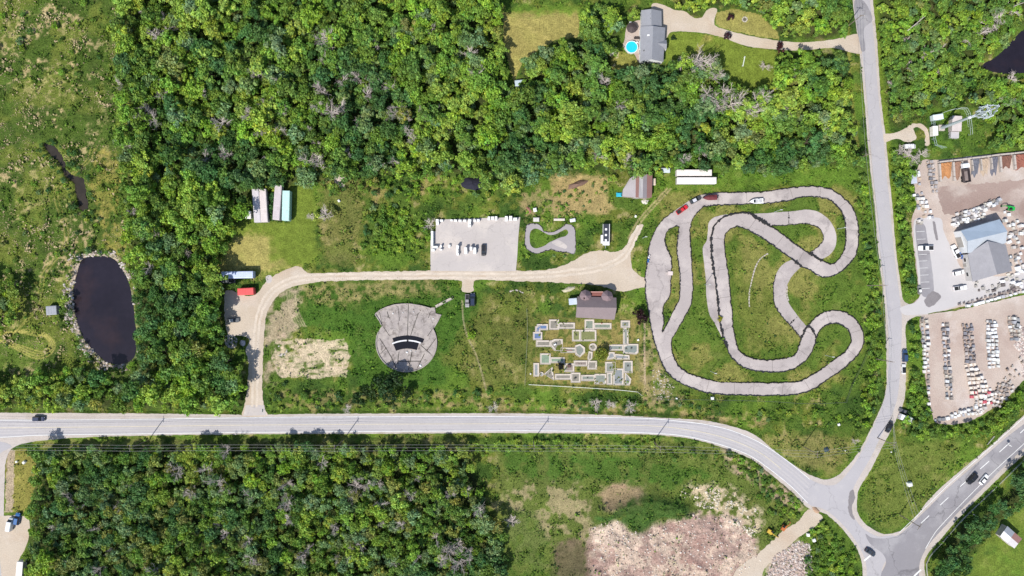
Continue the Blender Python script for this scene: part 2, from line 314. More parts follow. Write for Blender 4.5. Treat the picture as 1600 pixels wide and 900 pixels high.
YARD=[(1440,252),(1462,250),(1600,236),(1760,225),(1760,470),(1600,458),(1500,480),(1452,488),(1418,478),(1428,472),(1437,462),(1434,440),(1424,345),(1432,320),(1428,285)]
struct('stone_yard',YARD,0.021,M['yard'],jit=1.0)
struct('packed_dirt',[(1466,292),(1500,289),(1560,285),(1600,281),(1760,270),(1760,410),(1610,420),(1590,380),(1590,345),(1560,330),(1520,325),(1490,336),(1474,330),(1466,312)],0.031,M['packed'],jit=4,paved=False)
struct('yard_forecourt',[(1428,345),(1445,340),(1470,342),(1474,360),(1490,395),(1505,420),(1560,432),(1600,424),(1760,400),(1760,450),(1600,452),(1560,459),(1500,477),(1450,490),(1414,492),(1406,482),(1418,476),(1430,472),(1437,462),(1434,430),(1430,390)],0.046,mat('forecourt',(0.43,0.41,0.41),0.9,0.06,0.1,fine=0.05),jit=0.6,paved=False)
struct('parking_strip',[(1430,352),(1444,351),(1449,375),(1455,410),(1459,450),(1455,462),(1441,462),(1437,420)],0.054,M['asphalt_dark'],jit=0.5,paved=False)
struct('asphalt_patch',[(1457,346),(1461,347),(1463,360),(1466,375),(1463,376),(1459,362)],0.056,M['asphalt_patch'],jit=0.8,paved=False)
m=MB()
for y in (362,374,386,398,408,419,430,441,451):
    x=1431+(y-352)*0.085; ribbon(m,[(x,y),(x+13,y-0.6)],0.12,0.062)
tag(m.build('parking_line',M['line']),kind='structure')
struct('lower_stone_yard',[(1438,498),(1460,490),(1500,484),(1600,461),(1760,430),(1760,560),(1620,580),(1600,594),(1575,620),(1535,648),(1500,662),(1462,660),(1455,640),(1447,600),(1443,560)],0.023,M['yard'],jit=1.5)
struct('haul_road',[(1258,800),(1268,795),(1284,806),(1284,812),(1275,822),(1250,838),(1215,870),(1192,895),(1190,1020),(1120,1020),(1145,900),(1190,860),(1225,828),(1248,814)],0.025,M['gravel'],jit=1.5)
struct('gravel_lot',[(-200,806),(7,806),(30,805),(45,812),(46,835),(38,860),(28,880),(35,920),(30,1020),(-200,1020)],0.03,M['gravel'],jit=1.0)
struct('tower_access_track',[(1381,210),(1400,207),(1415,200),(1424,194),(1440,194),(1450,204),(1452,225),(1446,228),(1445,208),(1436,199),(1427,201),(1432,215),(1420,222),(1400,217),(1383,222)],0.024,M['gravel'],jit=1.2)
# kart track
LM=[(1098,304),(1120,301.5),(1160,301),(1200,299),(1225,295),(1246,292.5),(1272,291.5),(1298,296),(1314,306),(1330,322),(1338,340),(1341,360),(1340.5,380),(1336,400),(1323,416),(1308,428),(1294,433),(1278,431),(1264,421),(1250,415.5),(1236,404),(1216,390),(1200,378),(1180,366),(1166,358),(1152,354),(1140,358),(1133,368),(1131.5,384),(1134,404),(1138,430),(1140.5,460),(1143,480),(1145,510),(1148,528),(1154,546),(1165,556),(1180,561),(1200,562.5),(1220,561),(1237,557),(1246,549),(1248,540),(1253,526),(1261,511),(1270,500),(1282,490),(1300,485.5),(1318,487),(1334,497),(1345,512),(1349,527),(1346,544),(1336,559),(1320,574),(1300,588),(1280,602),(1260,612),(1236,617),(1200,618),(1140,617),(1110,614.5),(1090,609.5),(1066,600),(1046,586),(1034,568),(1026,546),(1019.5,522)]
RM=[(1099,323),(1120,320.5),(1160,319.5),(1206,317),(1234,313),(1250,308.5),(1275,308),(1294,312),(1308,322),(1316,334),(1320,350),(1321,370),(1319,388),(1312,404),(1303,411),(1296,412),(1284,407),(1260,394),(1240,380),(1222,366),(1203,353),(1188,343),(1174,334.5),(1160,332.5),(1144,334.5),(1130,339.5),(1119,349),(1113,360),(1111,375),(1112,400),(1116,430),(1120,460),(1122,480),(1125,506),(1130,526),(1136,544),(1142,558),(1154,569),(1166,576),(1190,580.5),(1216,581.5),(1236,577.5),(1250,569.5),(1262,560),(1269,548),(1273,536),(1277,522),(1284,512),(1296,506.5),(1308,505.6),(1318,509),(1326,518),(1329.5,530),(1327,540),(1320,550),(1304,561),(1280,579),(1260,591),(1240,597),(1200,598.5),(1150,597.5),(1120,596),(1090,588.5),(1070,580),(1058,568),(1050,550),(1048,536)]
struct('kart_track',smooth_loop(LM,False,2)+smooth_loop(RM,False,2)[::-1],0.075,M['concrete'],sm=False,jit=0.4)
PITL=[(1098,304),(1086,308),(1070,318),(1052,331),(1035,344),(1024,360),(1017,375),(1013,392),(1010,415),(1008,440),(1009,465),(1012,480),(1015,500),(1019.5,522)]
PITR=[(1099,323),(1088,333),(1081,346),(1077.5,364),(1079,384),(1081,420),(1082,460),(1077,482),(1068,498),(1058,516),(1050,529),(1048,536)]
ISL=[(1056,353),(1044,360),(1039,371),(1041,386),(1048,402),(1049,420),(1048,440),(1047,458),(1043,469),(1037,477),(1035,488),(1037,502),(1034.5,519),(1045,500),(1052,486),(1060,470),(1062,450),(1061.5,430),(1060,410),(1057.5,390),(1058.5,370),(1060.5,355)]
struct('kart_pit_lane',[smooth_loop(PITL,False,2)+smooth_loop(PITR,False,2)[::-1],smooth_loop(ISL,True,2)],0.07,M['concrete'],sm=False,jit=0.4)
IU=[(1172,334),(1190,333.5),(1210,332),(1240,330),(1260,327.5),(1278,331),(1294,342),(1304,358),(1307,373),(1304,388),(1295,399),(1284,405)]
ID=[(1203,353),(1232,351.5),(1256,349.5),(1274,353),(1283,361),(1286,373),(1280,384),(1264,395)]
struct('inner_kart_loop',[(1168,334)]+smooth_loop(IU,False,2)+smooth_loop(ID,False,2)[::-1],0.06,M['concrete'],sm=False,jit=0.4)
EL=[(1240,404),(1222,414),(1212,430),(1208,450),(1210,474),(1220,492),(1234,508),(1251,528)]
ER=[(1258,412),(1250,418.5),(1237,432),(1230,446),(1228,460),(1234,476),(1246,493),(1262,512)]
struct('kart_link_lane',smooth_loop(EL,False,2)+smooth_loop(ER,False,2)[::-1],0.062,M['concrete'],sm=False,jit=0.4)
NL=[(1136,334.5),(1124,337),(1114,340.5),(1107,349),(1106,362),(1104,376),(1098,387),(1100,410),(1103,440),(1103.5,460),(1108,490),(1116,504),(1124,519),(1127,526)]
NR=[(1140,336),(1124,347),(1113,362),(1113,390),(1116,420),(1120,455),(1122,480),(1125,506),(1128,518),(1129,526)]
struct('kart_service_lane',smooth_loop(NL,False,2)+smooth_loop(NR,False,2)[::-1],0.055,M['concrete'],sm=False,jit=0.4)
m=MB(); LMs=smooth_loop(LM,False,3); RMa=np.array(smooth_loop(RM,False,3)); g_=random.Random(3); i=8
while i<len(LMs)-4:
    p=np.array(LMs[i]); dd=np.hypot(*(RMa-p).T); j=int(dd.argmin())
    if dd[j]<30: ribbon(m,[tuple(p),tuple(RMa[j]+np.array([g_.uniform(-1.5,1.5),g_.uniform(-1,1)]))],0.13,0.0825)
    i+=g_.choice((9,14,14,15,22))
tag(m.build('track_seam',M['seam']),kind='structure')
# the small junior track
JO=[(823,352),(830,349),(840,350),(847,356),(850,361),(862,363),(874,358),(884,350.5),(892,351),(898,358),(899,370),(898,396),(885,394),(870,393),(862,390),(850,393),(840,396),(830,394),(821,386),(820.5,365)]
JI=[(829,362),(836,357),(843,359),(848,362),(858,367),(868,366),(878,361),(884,358.5),(888,363),(885,368),(873,372),(860,378),(850,384),(838,388),(830,384),(827.5,375)]
struct('junior_track',[JO,JI],0.05,mat('junior_tarmac',(0.30,0.275,0.28),0.9,0.08,0.1,fine=0.08,fscale=3),jit=0.5)
struct('junior_pad',[(862,379),(872,375),(886,384),(884,389),(870,384)],0.062,M['concrete_pad'],jit=0.4,paved=False)
for q in ([(530,272),(538,273),(542,281),(540,291),(533,294),(526,290),(522,280),(524,274)],[(352,526),(362,523),(371,530),(369,541),(361,544),(352,538)],[(431,542),(444,540),(449,548),(444,556),(433,555)],[(416,432),(424,431),(424,440),(417,442)]):
    struct('bare_gravel',q,0.03,mat('bare_gravel',(0.50,0.41,0.37),0.95,0.1,0.5,fine=0.15,fscale=3) if q[0][0]==530 else M['concrete_pad'],jit=1.2,paved=False)

# ---------------------------------------------------------------- ponds
POND=[(128,405),(150,400),(175,403),(190,420),(200,440),(207,470),(211,510),(212,550),(205,563),(188,570),(165,566),(148,550),(130,530),(120,505),(114,475),(114,450),(120,425)]
POND2=[(1760,10),(1640,30),(1600,46),(1580,65),(1560,86),(1536,101),(1546,110),(1572,115),(1600,114),(1700,120),(1760,110)]
CREEK=[(66,225),(85,228),(100,250),(106,268),(118,275),(130,280),(136,310),(137,325),(124,328),(118,305),(114,285),(100,275),(92,255),(75,240)]
PONDS=[smooth_loop(POND),smooth_loop(POND2)]
struct('pond_water',POND,-0.35,M['water'],jit=1.5,paved=False)
struct('pond_water',POND2,-0.35,M['water'],jit=1.5,paved=False)
struct('creek_water',[(p[0],p[1]) for p in CREEK],-0.5,mat('creek_mud',(0.03,0.024,0.018),0.35,0.3,0.3),jit=5,paved=False)

# ---------------------------------------------------------------- ground: one sheet to the horizon
px=np.concatenate([[-24000,-8000,-3000,-1200,-500],np.arange(-150,1751,1.5),[2100,2800,4600,9600,25000]])
py=np.concatenate([[-24000,-8000,-3000,-1200,-450],np.arange(-120,1021,1.5),[1300,2000,4000,9000,25000]])
GX,GY=np.meshgrid(px,py)
wx=GX+(fbm(GX,GY,26,1,5)-0.5)*16; wy=GY+(fbm(GX,GY,26,9,5)-0.5)*16      # natural ragged zone edges
sx=GX+(fbm(GX,GY,8,4,3)-0.5)*4; sy=GY+(fbm(GX,GY,8,5,3)-0.5)*4
n1=fbm(GX,GY,60,2,5); n2=fbm(GX,GY,18,3,4); n3=fbm(GX,GY,7,6,3); n4=fbm(GX,GY,140,8,3); n5=fbm(GX*0.55,GY,9,12,3)
def lerp(A,B,t): return A*(1-t[...,None])+np.asarray(B,float)*t[...,None]
def sstep(a,b,x): t=np.clip((x-a)/(b-a),0,1); return t*t*(3-2*t)
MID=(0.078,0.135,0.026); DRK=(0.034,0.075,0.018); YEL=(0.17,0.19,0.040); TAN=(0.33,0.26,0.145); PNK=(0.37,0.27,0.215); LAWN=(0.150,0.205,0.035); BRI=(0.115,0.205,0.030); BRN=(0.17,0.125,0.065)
C=np.zeros(GX.shape+(3,))+np.array(MID)
C=lerp(C,DRK,sstep(0.45,0.62,n1)*0.8); C=lerp(C,YEL,sstep(0.52,0.68,n2)*0.65); C=lerp(C,BRI,sstep(0.50,0.66,fbm(GX,GY,45,20,4))*0.6); C=lerp(C,TAN,sstep(0.60,0.74,n2*0.6+n3*0.4)*0.5)
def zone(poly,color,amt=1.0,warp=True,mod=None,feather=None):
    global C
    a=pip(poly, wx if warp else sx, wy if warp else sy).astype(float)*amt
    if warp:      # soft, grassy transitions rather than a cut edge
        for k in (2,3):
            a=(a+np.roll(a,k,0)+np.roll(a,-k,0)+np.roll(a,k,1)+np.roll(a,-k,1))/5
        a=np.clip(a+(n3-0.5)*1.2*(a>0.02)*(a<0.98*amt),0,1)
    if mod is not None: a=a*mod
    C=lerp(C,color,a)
# forest floor
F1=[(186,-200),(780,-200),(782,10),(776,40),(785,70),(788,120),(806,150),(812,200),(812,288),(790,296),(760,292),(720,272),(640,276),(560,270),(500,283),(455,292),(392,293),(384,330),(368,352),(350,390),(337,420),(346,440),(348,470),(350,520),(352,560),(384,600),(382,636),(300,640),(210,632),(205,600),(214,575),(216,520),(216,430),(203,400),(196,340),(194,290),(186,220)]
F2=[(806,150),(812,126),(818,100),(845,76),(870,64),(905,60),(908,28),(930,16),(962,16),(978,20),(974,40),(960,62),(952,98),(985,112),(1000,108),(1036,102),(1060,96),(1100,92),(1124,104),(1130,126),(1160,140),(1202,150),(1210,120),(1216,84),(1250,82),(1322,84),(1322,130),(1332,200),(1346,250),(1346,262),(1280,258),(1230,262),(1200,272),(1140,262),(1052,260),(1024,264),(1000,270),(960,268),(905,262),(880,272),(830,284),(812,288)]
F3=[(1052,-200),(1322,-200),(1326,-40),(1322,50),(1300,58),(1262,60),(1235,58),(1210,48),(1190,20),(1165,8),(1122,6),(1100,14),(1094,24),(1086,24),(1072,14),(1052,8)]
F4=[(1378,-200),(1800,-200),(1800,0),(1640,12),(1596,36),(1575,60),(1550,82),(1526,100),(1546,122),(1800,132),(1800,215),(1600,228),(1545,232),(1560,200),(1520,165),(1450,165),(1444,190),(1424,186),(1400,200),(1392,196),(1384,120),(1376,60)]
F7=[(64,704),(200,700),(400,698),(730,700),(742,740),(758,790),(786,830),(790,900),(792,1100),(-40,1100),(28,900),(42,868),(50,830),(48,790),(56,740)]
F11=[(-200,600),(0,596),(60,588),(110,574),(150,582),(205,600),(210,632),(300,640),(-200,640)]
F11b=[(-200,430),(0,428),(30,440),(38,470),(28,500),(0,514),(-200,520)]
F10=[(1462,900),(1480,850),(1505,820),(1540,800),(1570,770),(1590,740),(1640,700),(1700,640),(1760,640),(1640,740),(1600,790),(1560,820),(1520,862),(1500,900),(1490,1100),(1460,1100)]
F13=[(566,330),(600,305),(640,310),(660,345),(668,385),(640,400),(585,402),(562,380)]
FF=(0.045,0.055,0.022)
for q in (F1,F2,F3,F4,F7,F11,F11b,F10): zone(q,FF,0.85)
# marsh at the left
MARSH=[(-200,-200),(186,-200),(188,220),(200,300),(205,400),(214,520),(205,600),(0,600),(-200,600)]
mm=pip(MARSH,wx,wy).astype(float)
C=lerp(C,(0.070,0.115,0.024),mm*0.75); C=lerp(C,(0.055,0.095,0.022),mm*sstep(0.5,0.6,n2)*0.8)
tanm=np.clip(sstep(-20,60,GX)*0+1,0,1)*sstep(0.50,0.62,fbm(GX,GY,34,31,5))*sstep(0.40,0.56,n3)
C=lerp(C,(0.36,0.29,0.15),mm*tanm*sstep(210,110,GX)*sstep(0.42,0.6,fbm(GX,GY,5,33,2))*0.85)
C=lerp(C,(0.17,0.20,0.045),mm*sstep(0.48,0.62,fbm(GX,GY,48,35,4))*0.6)
zone([(150,232),(186,240),(192,300),(180,330),(196,385),(170,395),(150,330),(140,290)],(0.26,0.22,0.055),0.5,mod=sstep(0.35,0.6,n3))
zone([(-60,560),(0,530),(60,535),(80,560),(40,575),(0,575)],(0.10,0.16,0.03),0.7)
# mown lawns and meadow patches
zone([(786,18),(905,14),(905,58),(870,62),(840,78),(815,100),(803,128),(786,70)],(0.30,0.26,0.085),0.8,warp=False)
zone([(786,14),(960,8),(978,16),(905,22),(800,24)],BRI,0.8)
zone([(955,90),(965,78),(985,84),(1000,96),(1000,112),(975,112),(955,110)],(0.20,0.20,0.05),0.9,warp=False)
HL=[(1042,52),(1064,50),(1102,53),(1127,59),(1168,73),(1210,78),(1216,90),(1212,150),(1165,150),(1130,128),(1124,104),(1040,104)]
zone(HL,LAWN,0.95,warp=False); zone(HL,(0.29,0.24,0.07),0.6,warp=False,mod=sstep(0.52,0.66,fbm(GX,GY,50,41,4)))
zone([(1118,18),(1150,14),(1190,24),(1215,50),(1218,62),(1180,56),(1136,46),(1118,38)],(0.25,0.235,0.07),0.9,warp=False)
zone([(338,420),(352,388),(370,352),(398,348),(452,348),(455,292),(488,284),(494,330),(496,400),(490,418),(470,416),(430,430),(400,425)],(0.14,0.195,0.034),0.95)
zone([(338,424),(365,370),(410,366),(440,388),(470,416),(420,426)],(0.30,0.255,0.09),0.75,mod=sstep(0.38,0.56,n1))
zone([(503,280),(560,280),(575,330),(560,410),(505,415),(500,330)],(0.17,0.155,0.055),0.55)
zone([(560,285),(680,285),(670,300),(580,320)],(0.24,0.19,0.07),0.5,mod=sstep(0.4,0.55,n2))
zone([(860,278),(900,272),(952,278),(956,332),(900,336),(862,334)],(0.32,0.25,0.11),0.9)
zone([(812,296),(870,290),(880,330),(820,340)],(0.22,0.18,0.085),0.7,mod=sstep(0.42,0.55,n3))
zone([(1000,300),(1040,280),(1100,285),(1300,276),(1340,300),(1280,290),(1180,292),(1090,298),(1040,330),(1000,350)],(0.115,0.20,0.030),0.8)
zone([(1040,262),(1340,262),(1345,300),(1180,285),(1080,288)],(0.105,0.195,0.03),0.7)
# centre meadow
zone([(440,445),(700,440),(760,470),(690,600),(560,610),(545,520),(450,510)],(0.050,0.115,0.020),0.8)
zone([(560,440),(700,438),(700,455),(600,460),(530,470),(470,470),(460,450)],(0.24,0.205,0.085),0.65,mod=sstep(0.35,0.55,n3))
zone([(690,560),(760,460),(830,450),(830,600),(760,610)],(0.15,0.155,0.045),0.6)
hay=pip([(432,530),(540,530),(548,560),(540,590),(440,590),(425,560)],wx,wy)*1.0
C=lerp(C,(0.45,0.375,0.27),hay*sstep(0.30,0.55,0.5*n3+0.5*fbm(GX/6,GY,3.2,50,3))*0.85)
zone([(414,470),(440,452),(470,450),(462,480),(472,510),(450,520),(425,540),(430,600),(412,600)],(0.33,0.265,0.19),0.75,mod=sstep(0.33,0.5,n2))
zone([(835,495),(1000,495),(1008,610),(828,605)],(0.215,0.180,0.060),0.85); zone([(835,495),(1000,495),(1008,610),(828,605)],(0.075,0.11,0.025),0.8,mod=sstep(0.5,0.6,n3))
zone([(1008,500),(1022,530),(1040,590),(1090,612),(1060,632),(1000,630),(1002,520)],(0.24,0.195,0.10),0.7,mod=sstep(0.35,0.55,n3))
# inside the kart track
TI=[(1030,300),(1345,290),(1355,600),(1050,620)]
zone(TI,(0.085,0.140,0.026),0.8); zone(TI,(0.215,0.195,0.060),0.65,mod=sstep(0.5,0.64,fbm(GX,GY,40,60,4)))
zone([(1140,395),(1160,370),(1200,385),(1205,450),(1240,545),(1170,545),(1150,480)],(0.155,0.165,0.045),0.55)
# bottom centre: meadow to dirt
zone([(770,700),(1120,690),(1230,770),(1260,820),(1180,880),(1000,880),(790,900)],(0.125,0.155,0.045),0.7)
zone([(790,740),(920,750),(930,830),(830,900),(790,860)],(0.27,0.225,0.13),0.7,mod=sstep(0.48,0.6,n2))
zone([(930,770),(960,755),(1010,755),(1000,790),(950,800)],(0.26,0.19,0.12),0.8)
zone([(1070,760),(1140,762),(1190,800),(1180,850),(1110,820)],(0.42,0.35,0.24),0.8,mod=sstep(0.4,0.54,n3))
DIRT=[(922,825),(960,808),(985,830),(1040,815),(1080,800),(1150,805),(1180,850),(1190,880),(1150,900),(1150,1100),(915,1100),(918,860)]
zone(DIRT,(0.31,0.225,0.19),0.97); zone(DIRT,(0.45,0.37,0.29),0.8,mod=sstep(0.5,0.6,n2)); zone(DIRT,(0.20,0.125,0.105),0.75,mod=sstep(0.52,0.66,n3*0.5+n1*0.5))
zone([(925,830),(960,808),(978,820),(968,850),(925,850)],(0.50,0.42,0.33),0.8)
zone([(780,700),(900,712),(1000,716),(1100,730),(1120,752),(1040,762),(960,750),(880,752),(800,745)],(0.055,0.125,0.022),0.8,mod=sstep(0.36,0.52,n2))
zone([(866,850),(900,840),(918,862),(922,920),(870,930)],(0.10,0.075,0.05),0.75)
zone([(785,790),(830,800),(860,850),(850,930),(790,930)],(0.06,0.12,0.022),0.7,mod=sstep(0.4,0.55,n2))
GREENM=[(925,808),(950,795),(985,780),(1010,772),(1050,775),(1078,800),(1070,812),(1030,808),(1010,826),(985,830),(960,806),(932,818)]
zone(GREENM,(0.042,0.098,0.024),0.85,mod=sstep(0.3,0.46,n3*.5+n2*.5))
zone([(1130,700),(1180,725),(1230,765),(1260,800),(1230,790),(1180,760),(1140,730)],(0.30,0.22,0.165),0.55,mod=sstep(0.4,0.56,n3))
zone([(1200,880),(1215,860),(1250,845),(1262,870),(1270,1000),(1195,1000)],(0.42,0.33,0.29),0.9)
zone([(60,688),(730,684),(745,694),(60,698)],(0.17,0.16,0.06),0.6)
# corner islands and road verges
zone([(1345,790),(1350,760),(1375,710),(1395,690),(1500,690),(1480,740),(1440,790),(1400,828),(1365,822)],(0.13,0.165,0.042),0.8)
zone([(1400,700),(1510,690),(1470,750),(1420,800)],(0.25,0.215,0.085),0.55,mod=sstep(0.46,0.6,n1))
zone([(1180,680),(1340,680),(1310,735),(1290,746),(1240,722)],(0.19,0.175,0.06),0.7)
zone([(1480,900),(1540,850),(1620,770),(1760,700),(1760,1100),(1480,1100)],(0.125,0.180,0.034),0.8,mod=sstep(0.25,0.5,n2))
zone([(8,705),(40,700),(60,730),(46,800),(10,800)],(0.22,0.20,0.05),0.8,warp=False)
zone([(12,700),(24,704),(20,800),(8,800)],(0.34,0.28,0.20),0.9,warp=False)
for q,am in (([(760,635),(1000,632),(1200,660),(1190,668),(1050,648),(760,645)],.7),([(430,612),(740,612),(740,632),(430,640)],.5)): zone(q,(0.20,0.165,0.07),am,mod=sstep(0.42,0.58,n3))
# narrow strips along tracks: worn wheel ruts
def near_line(pts,w):
    P=smooth_loop(pts,False,4.0); d=np.full(GX.shape,1e9)
    x0=min(p[0] for p in P)-w*3; x1=max(p[0] for p in P)+w*3; y0=min(p[1] for p in P)-w*3; y1=max(p[1] for p in P)+w*3
    s=(GX>x0)&(GX<x1)&(GY>y0)&(GY<y1); X=GX[s]; Y=GY[s]; dd=np.full(X.shape,1e9)
    for a,b in zip(P,P[1:]):
        vx,vy=b[0]-a[0],b[1]-a[1]; L=vx*vx+vy*vy+1e-9; t=np.clip(((X-a[0])*vx+(Y-a[1])*vy)/L,0,1)
        dd=np.minimum(dd,np.hypot(X-a[0]-t*vx,Y-a[1]-t*vy))
    d[s]=dd; return d
def rut(pts,w,c,amt):
    global C
    C=lerp(C,c,np.clip(1.4-near_line(pts,w)/w,0,1)*amt)
for k in (-3,3):
    rut([(1045+k,295),(1020+k,322),(1000+k,345),(985+k,372)],1.6,(0.34,0.28,0.15),.7)
    rut([(145+k,232),(138+k,250),(118+k,268),(98+k,285),(88+k,300),(90+k,320),(100+k,345),(104+k,370),(98+k,390),(80+k,412),(68+k,430),(62+k,460),(50+k,490),(20,522)],1.1,(0.26,0.25,0.07),.7)
for r_ in (0,6,12,18): rut([(0,524-r_*.3),(30,516+r_*.2),(58,516+r_*.5),(80-r_*.4,528),(86-r_*.5,542),(75-r_*.6,556-r_*.4),(55,560-r_*.7),(30,548-r_*.5),(0,532)],1.0,(0.34,0.31,0.09),.75)
rut([(722,470),(724,500),(730,525),(742,550),(752,580),(760,612)],1.1,(0.36,0.30,0.20),.6)
rut([(1007,505),(1007,560),(1008,600)],1.2,(0.40,0.31,0.22),.8)
for k in range(5): rut([(448+k*3.2,455),(452+k*3.4,485),(462+k*4,510)],0.9,(0.40,0.33,0.22),.6)
for pts in ([(1366,-100),(1367,0),(1374,75),(1379,150),(1388,225),(1393,281),(1398,325),(1403,390),(1411,450)],): rut(pts,4,(0.14,0.20,0.03),.8)
rut([(1322,0),(1326,80),(1330,150),(1340,230)],3,(0.22,0.21,0.05),.6)
# pond banks: pale rock and mud
def dist_pond(P): return near_line(P+[P[0]],30)
dp=np.minimum(near_line(PONDS[0]+[PONDS[0][0]],12),1e6)
inp=pip(PONDS[0],sx,sy)
C=lerp(C,(0.36,0.30,0.24),np.clip(1.5-dp/5.5,0,1)*(~inp)*sstep(0.34,0.52,n3)*np.clip(sstep(205,170,GX)+sstep(480,440,GY)*0.7+0.2,0,1))
C=C*(0.82+0.36*n3)[...,None]*(0.88+0.24*n4)[...,None]*np.array([1.05,1.0,1.0])
veg=np.clip((C[...,1]/np.maximum(C[...,0],1e-4)-0.95)*4,0,1)[...,None]
C=C*(1-veg*np.array([0.13,0.12,0.26]))
# relief
Zg=(fbm(GX,GY,30,70,4)-0.5)*0.5+(n3-0.5)*0.25
Zg+=pip([(925,835),(960,800),(1060,790),(1150,810),(1180,860),(1100,930),(925,930)],wx,wy)*((fbm(GX,GY,22,77,4)-0.35)*2.2)
gm=np.clip(1.3-near_line([(945,803),(985,795),(1020,788),(1060,800)],22)/22,0,1); Zg+=gm*gm*2.2
rb=np.clip(1.2-near_line([(1135,703),(1175,724),(1215,750),(1250,786)],14)/12,0,1); Zg+=rb*1.0*n3
for pts in ([(0,640),(380,642)],[(416,641),(800,640),(1000,643),(1100,650),(1180,672)],[(40,692),(400,684),(800,683),(1020,688),(1120,706)]):
    Zg-=np.clip(1.2-near_line(pts,6)/5,0,1)*0.7
tot=np.zeros(GX.shape,bool)
for o_,hs in PAVED:
    a=pip(o_,GX,GY)
    for h_ in hs: a&=~pip(h_,GX,GY)
    tot|=a
t0=tot.copy(); tot[1:]|=t0[:-1]; tot[:-1]|=t0[1:]; tot[:,1:]|=t0[:,:-1]; tot[:,:-1]|=t0[:,1:]
Zg=np.where(tot,-0.03,np.maximum(Zg,-0.6)+0.0)
inw=pip(PONDS[0],GX,GY)|pip(PONDS[1],GX,GY)
dpw=np.minimum(near_line(PONDS[0]+[PONDS[0][0]],14),near_line(PONDS[1]+[PONDS[1][0]],14))
Zg=np.where(inw,-0.35-np.clip(dpw/6,0,1)*1.0,np.where(dpw<8,np.minimum(Zg,0.1)-0.3*np.clip(1-dpw/8,0,1),Zg))
ic=pip(smooth_loop(CREEK),sx,sy); Zg=np.where(ic,-1.0,Zg)
far=(GX<-200)|(GX>1800)|(GY<-170)|(GY>1060); Zg=np.where(far,-0.5,Zg)
ny,nx=GX.shape
V=np.stack([(GX-800)*S,(450-GY)*S,Zg],-1).reshape(-1,3)
idx=np.arange(nx*ny).reshape(ny,nx)
Q=np.stack([idx[1:,:-1],idx[1:,1:],idx[:-1,1:],idx[:-1,:-1]],-1).reshape(-1,4)
def np_mesh(name,V,Q,C=None,attr='col',smooth=False,mats=()):
    me=bpy.data.meshes.new(name); me.vertices.add(len(V)); me.vertices.foreach_set('co',V.astype(np.float32).ravel())
    k=Q.shape[1]; me.loops.add(Q.size); me.loops.foreach_set('vertex_index',Q.astype(np.int32).ravel())
    me.polygons.add(len(Q)); me.polygons.foreach_set('loop_start',(np.arange(len(Q))*k).astype(np.int32))
    if smooth: me.polygons.foreach_set('use_smooth',np.ones(len(Q),bool))
    if C is not None:
        a=me.attributes.new(attr,'FLOAT_COLOR','POINT'); a.data.foreach_set('color',np.concatenate([C,np.ones((len(C),1))],1).astype(np.float32).ravel())
    for m_ in mats: me.materials.append(m_)
    me.update(calc_edges=True); return me
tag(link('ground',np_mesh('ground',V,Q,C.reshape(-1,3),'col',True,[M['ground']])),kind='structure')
# look-ups for the plants: ground colour and paving at plan points
def gcol(x,y):
    i=np.clip(((y+120)/1.5).astype(int),0,760)+5; j=np.clip(((x+150)/1.5).astype(int),0,1266)+5
    hard=((x-635)**2+(y-534)**2<49**2)|pip([(586,489),(617,475),(657,477),(690,491),(678,515),(595,515)],x,y)
    return C[i,j],Zg[i,j],tot[i,j]|inw[i,j]|ic[i,j]|hard

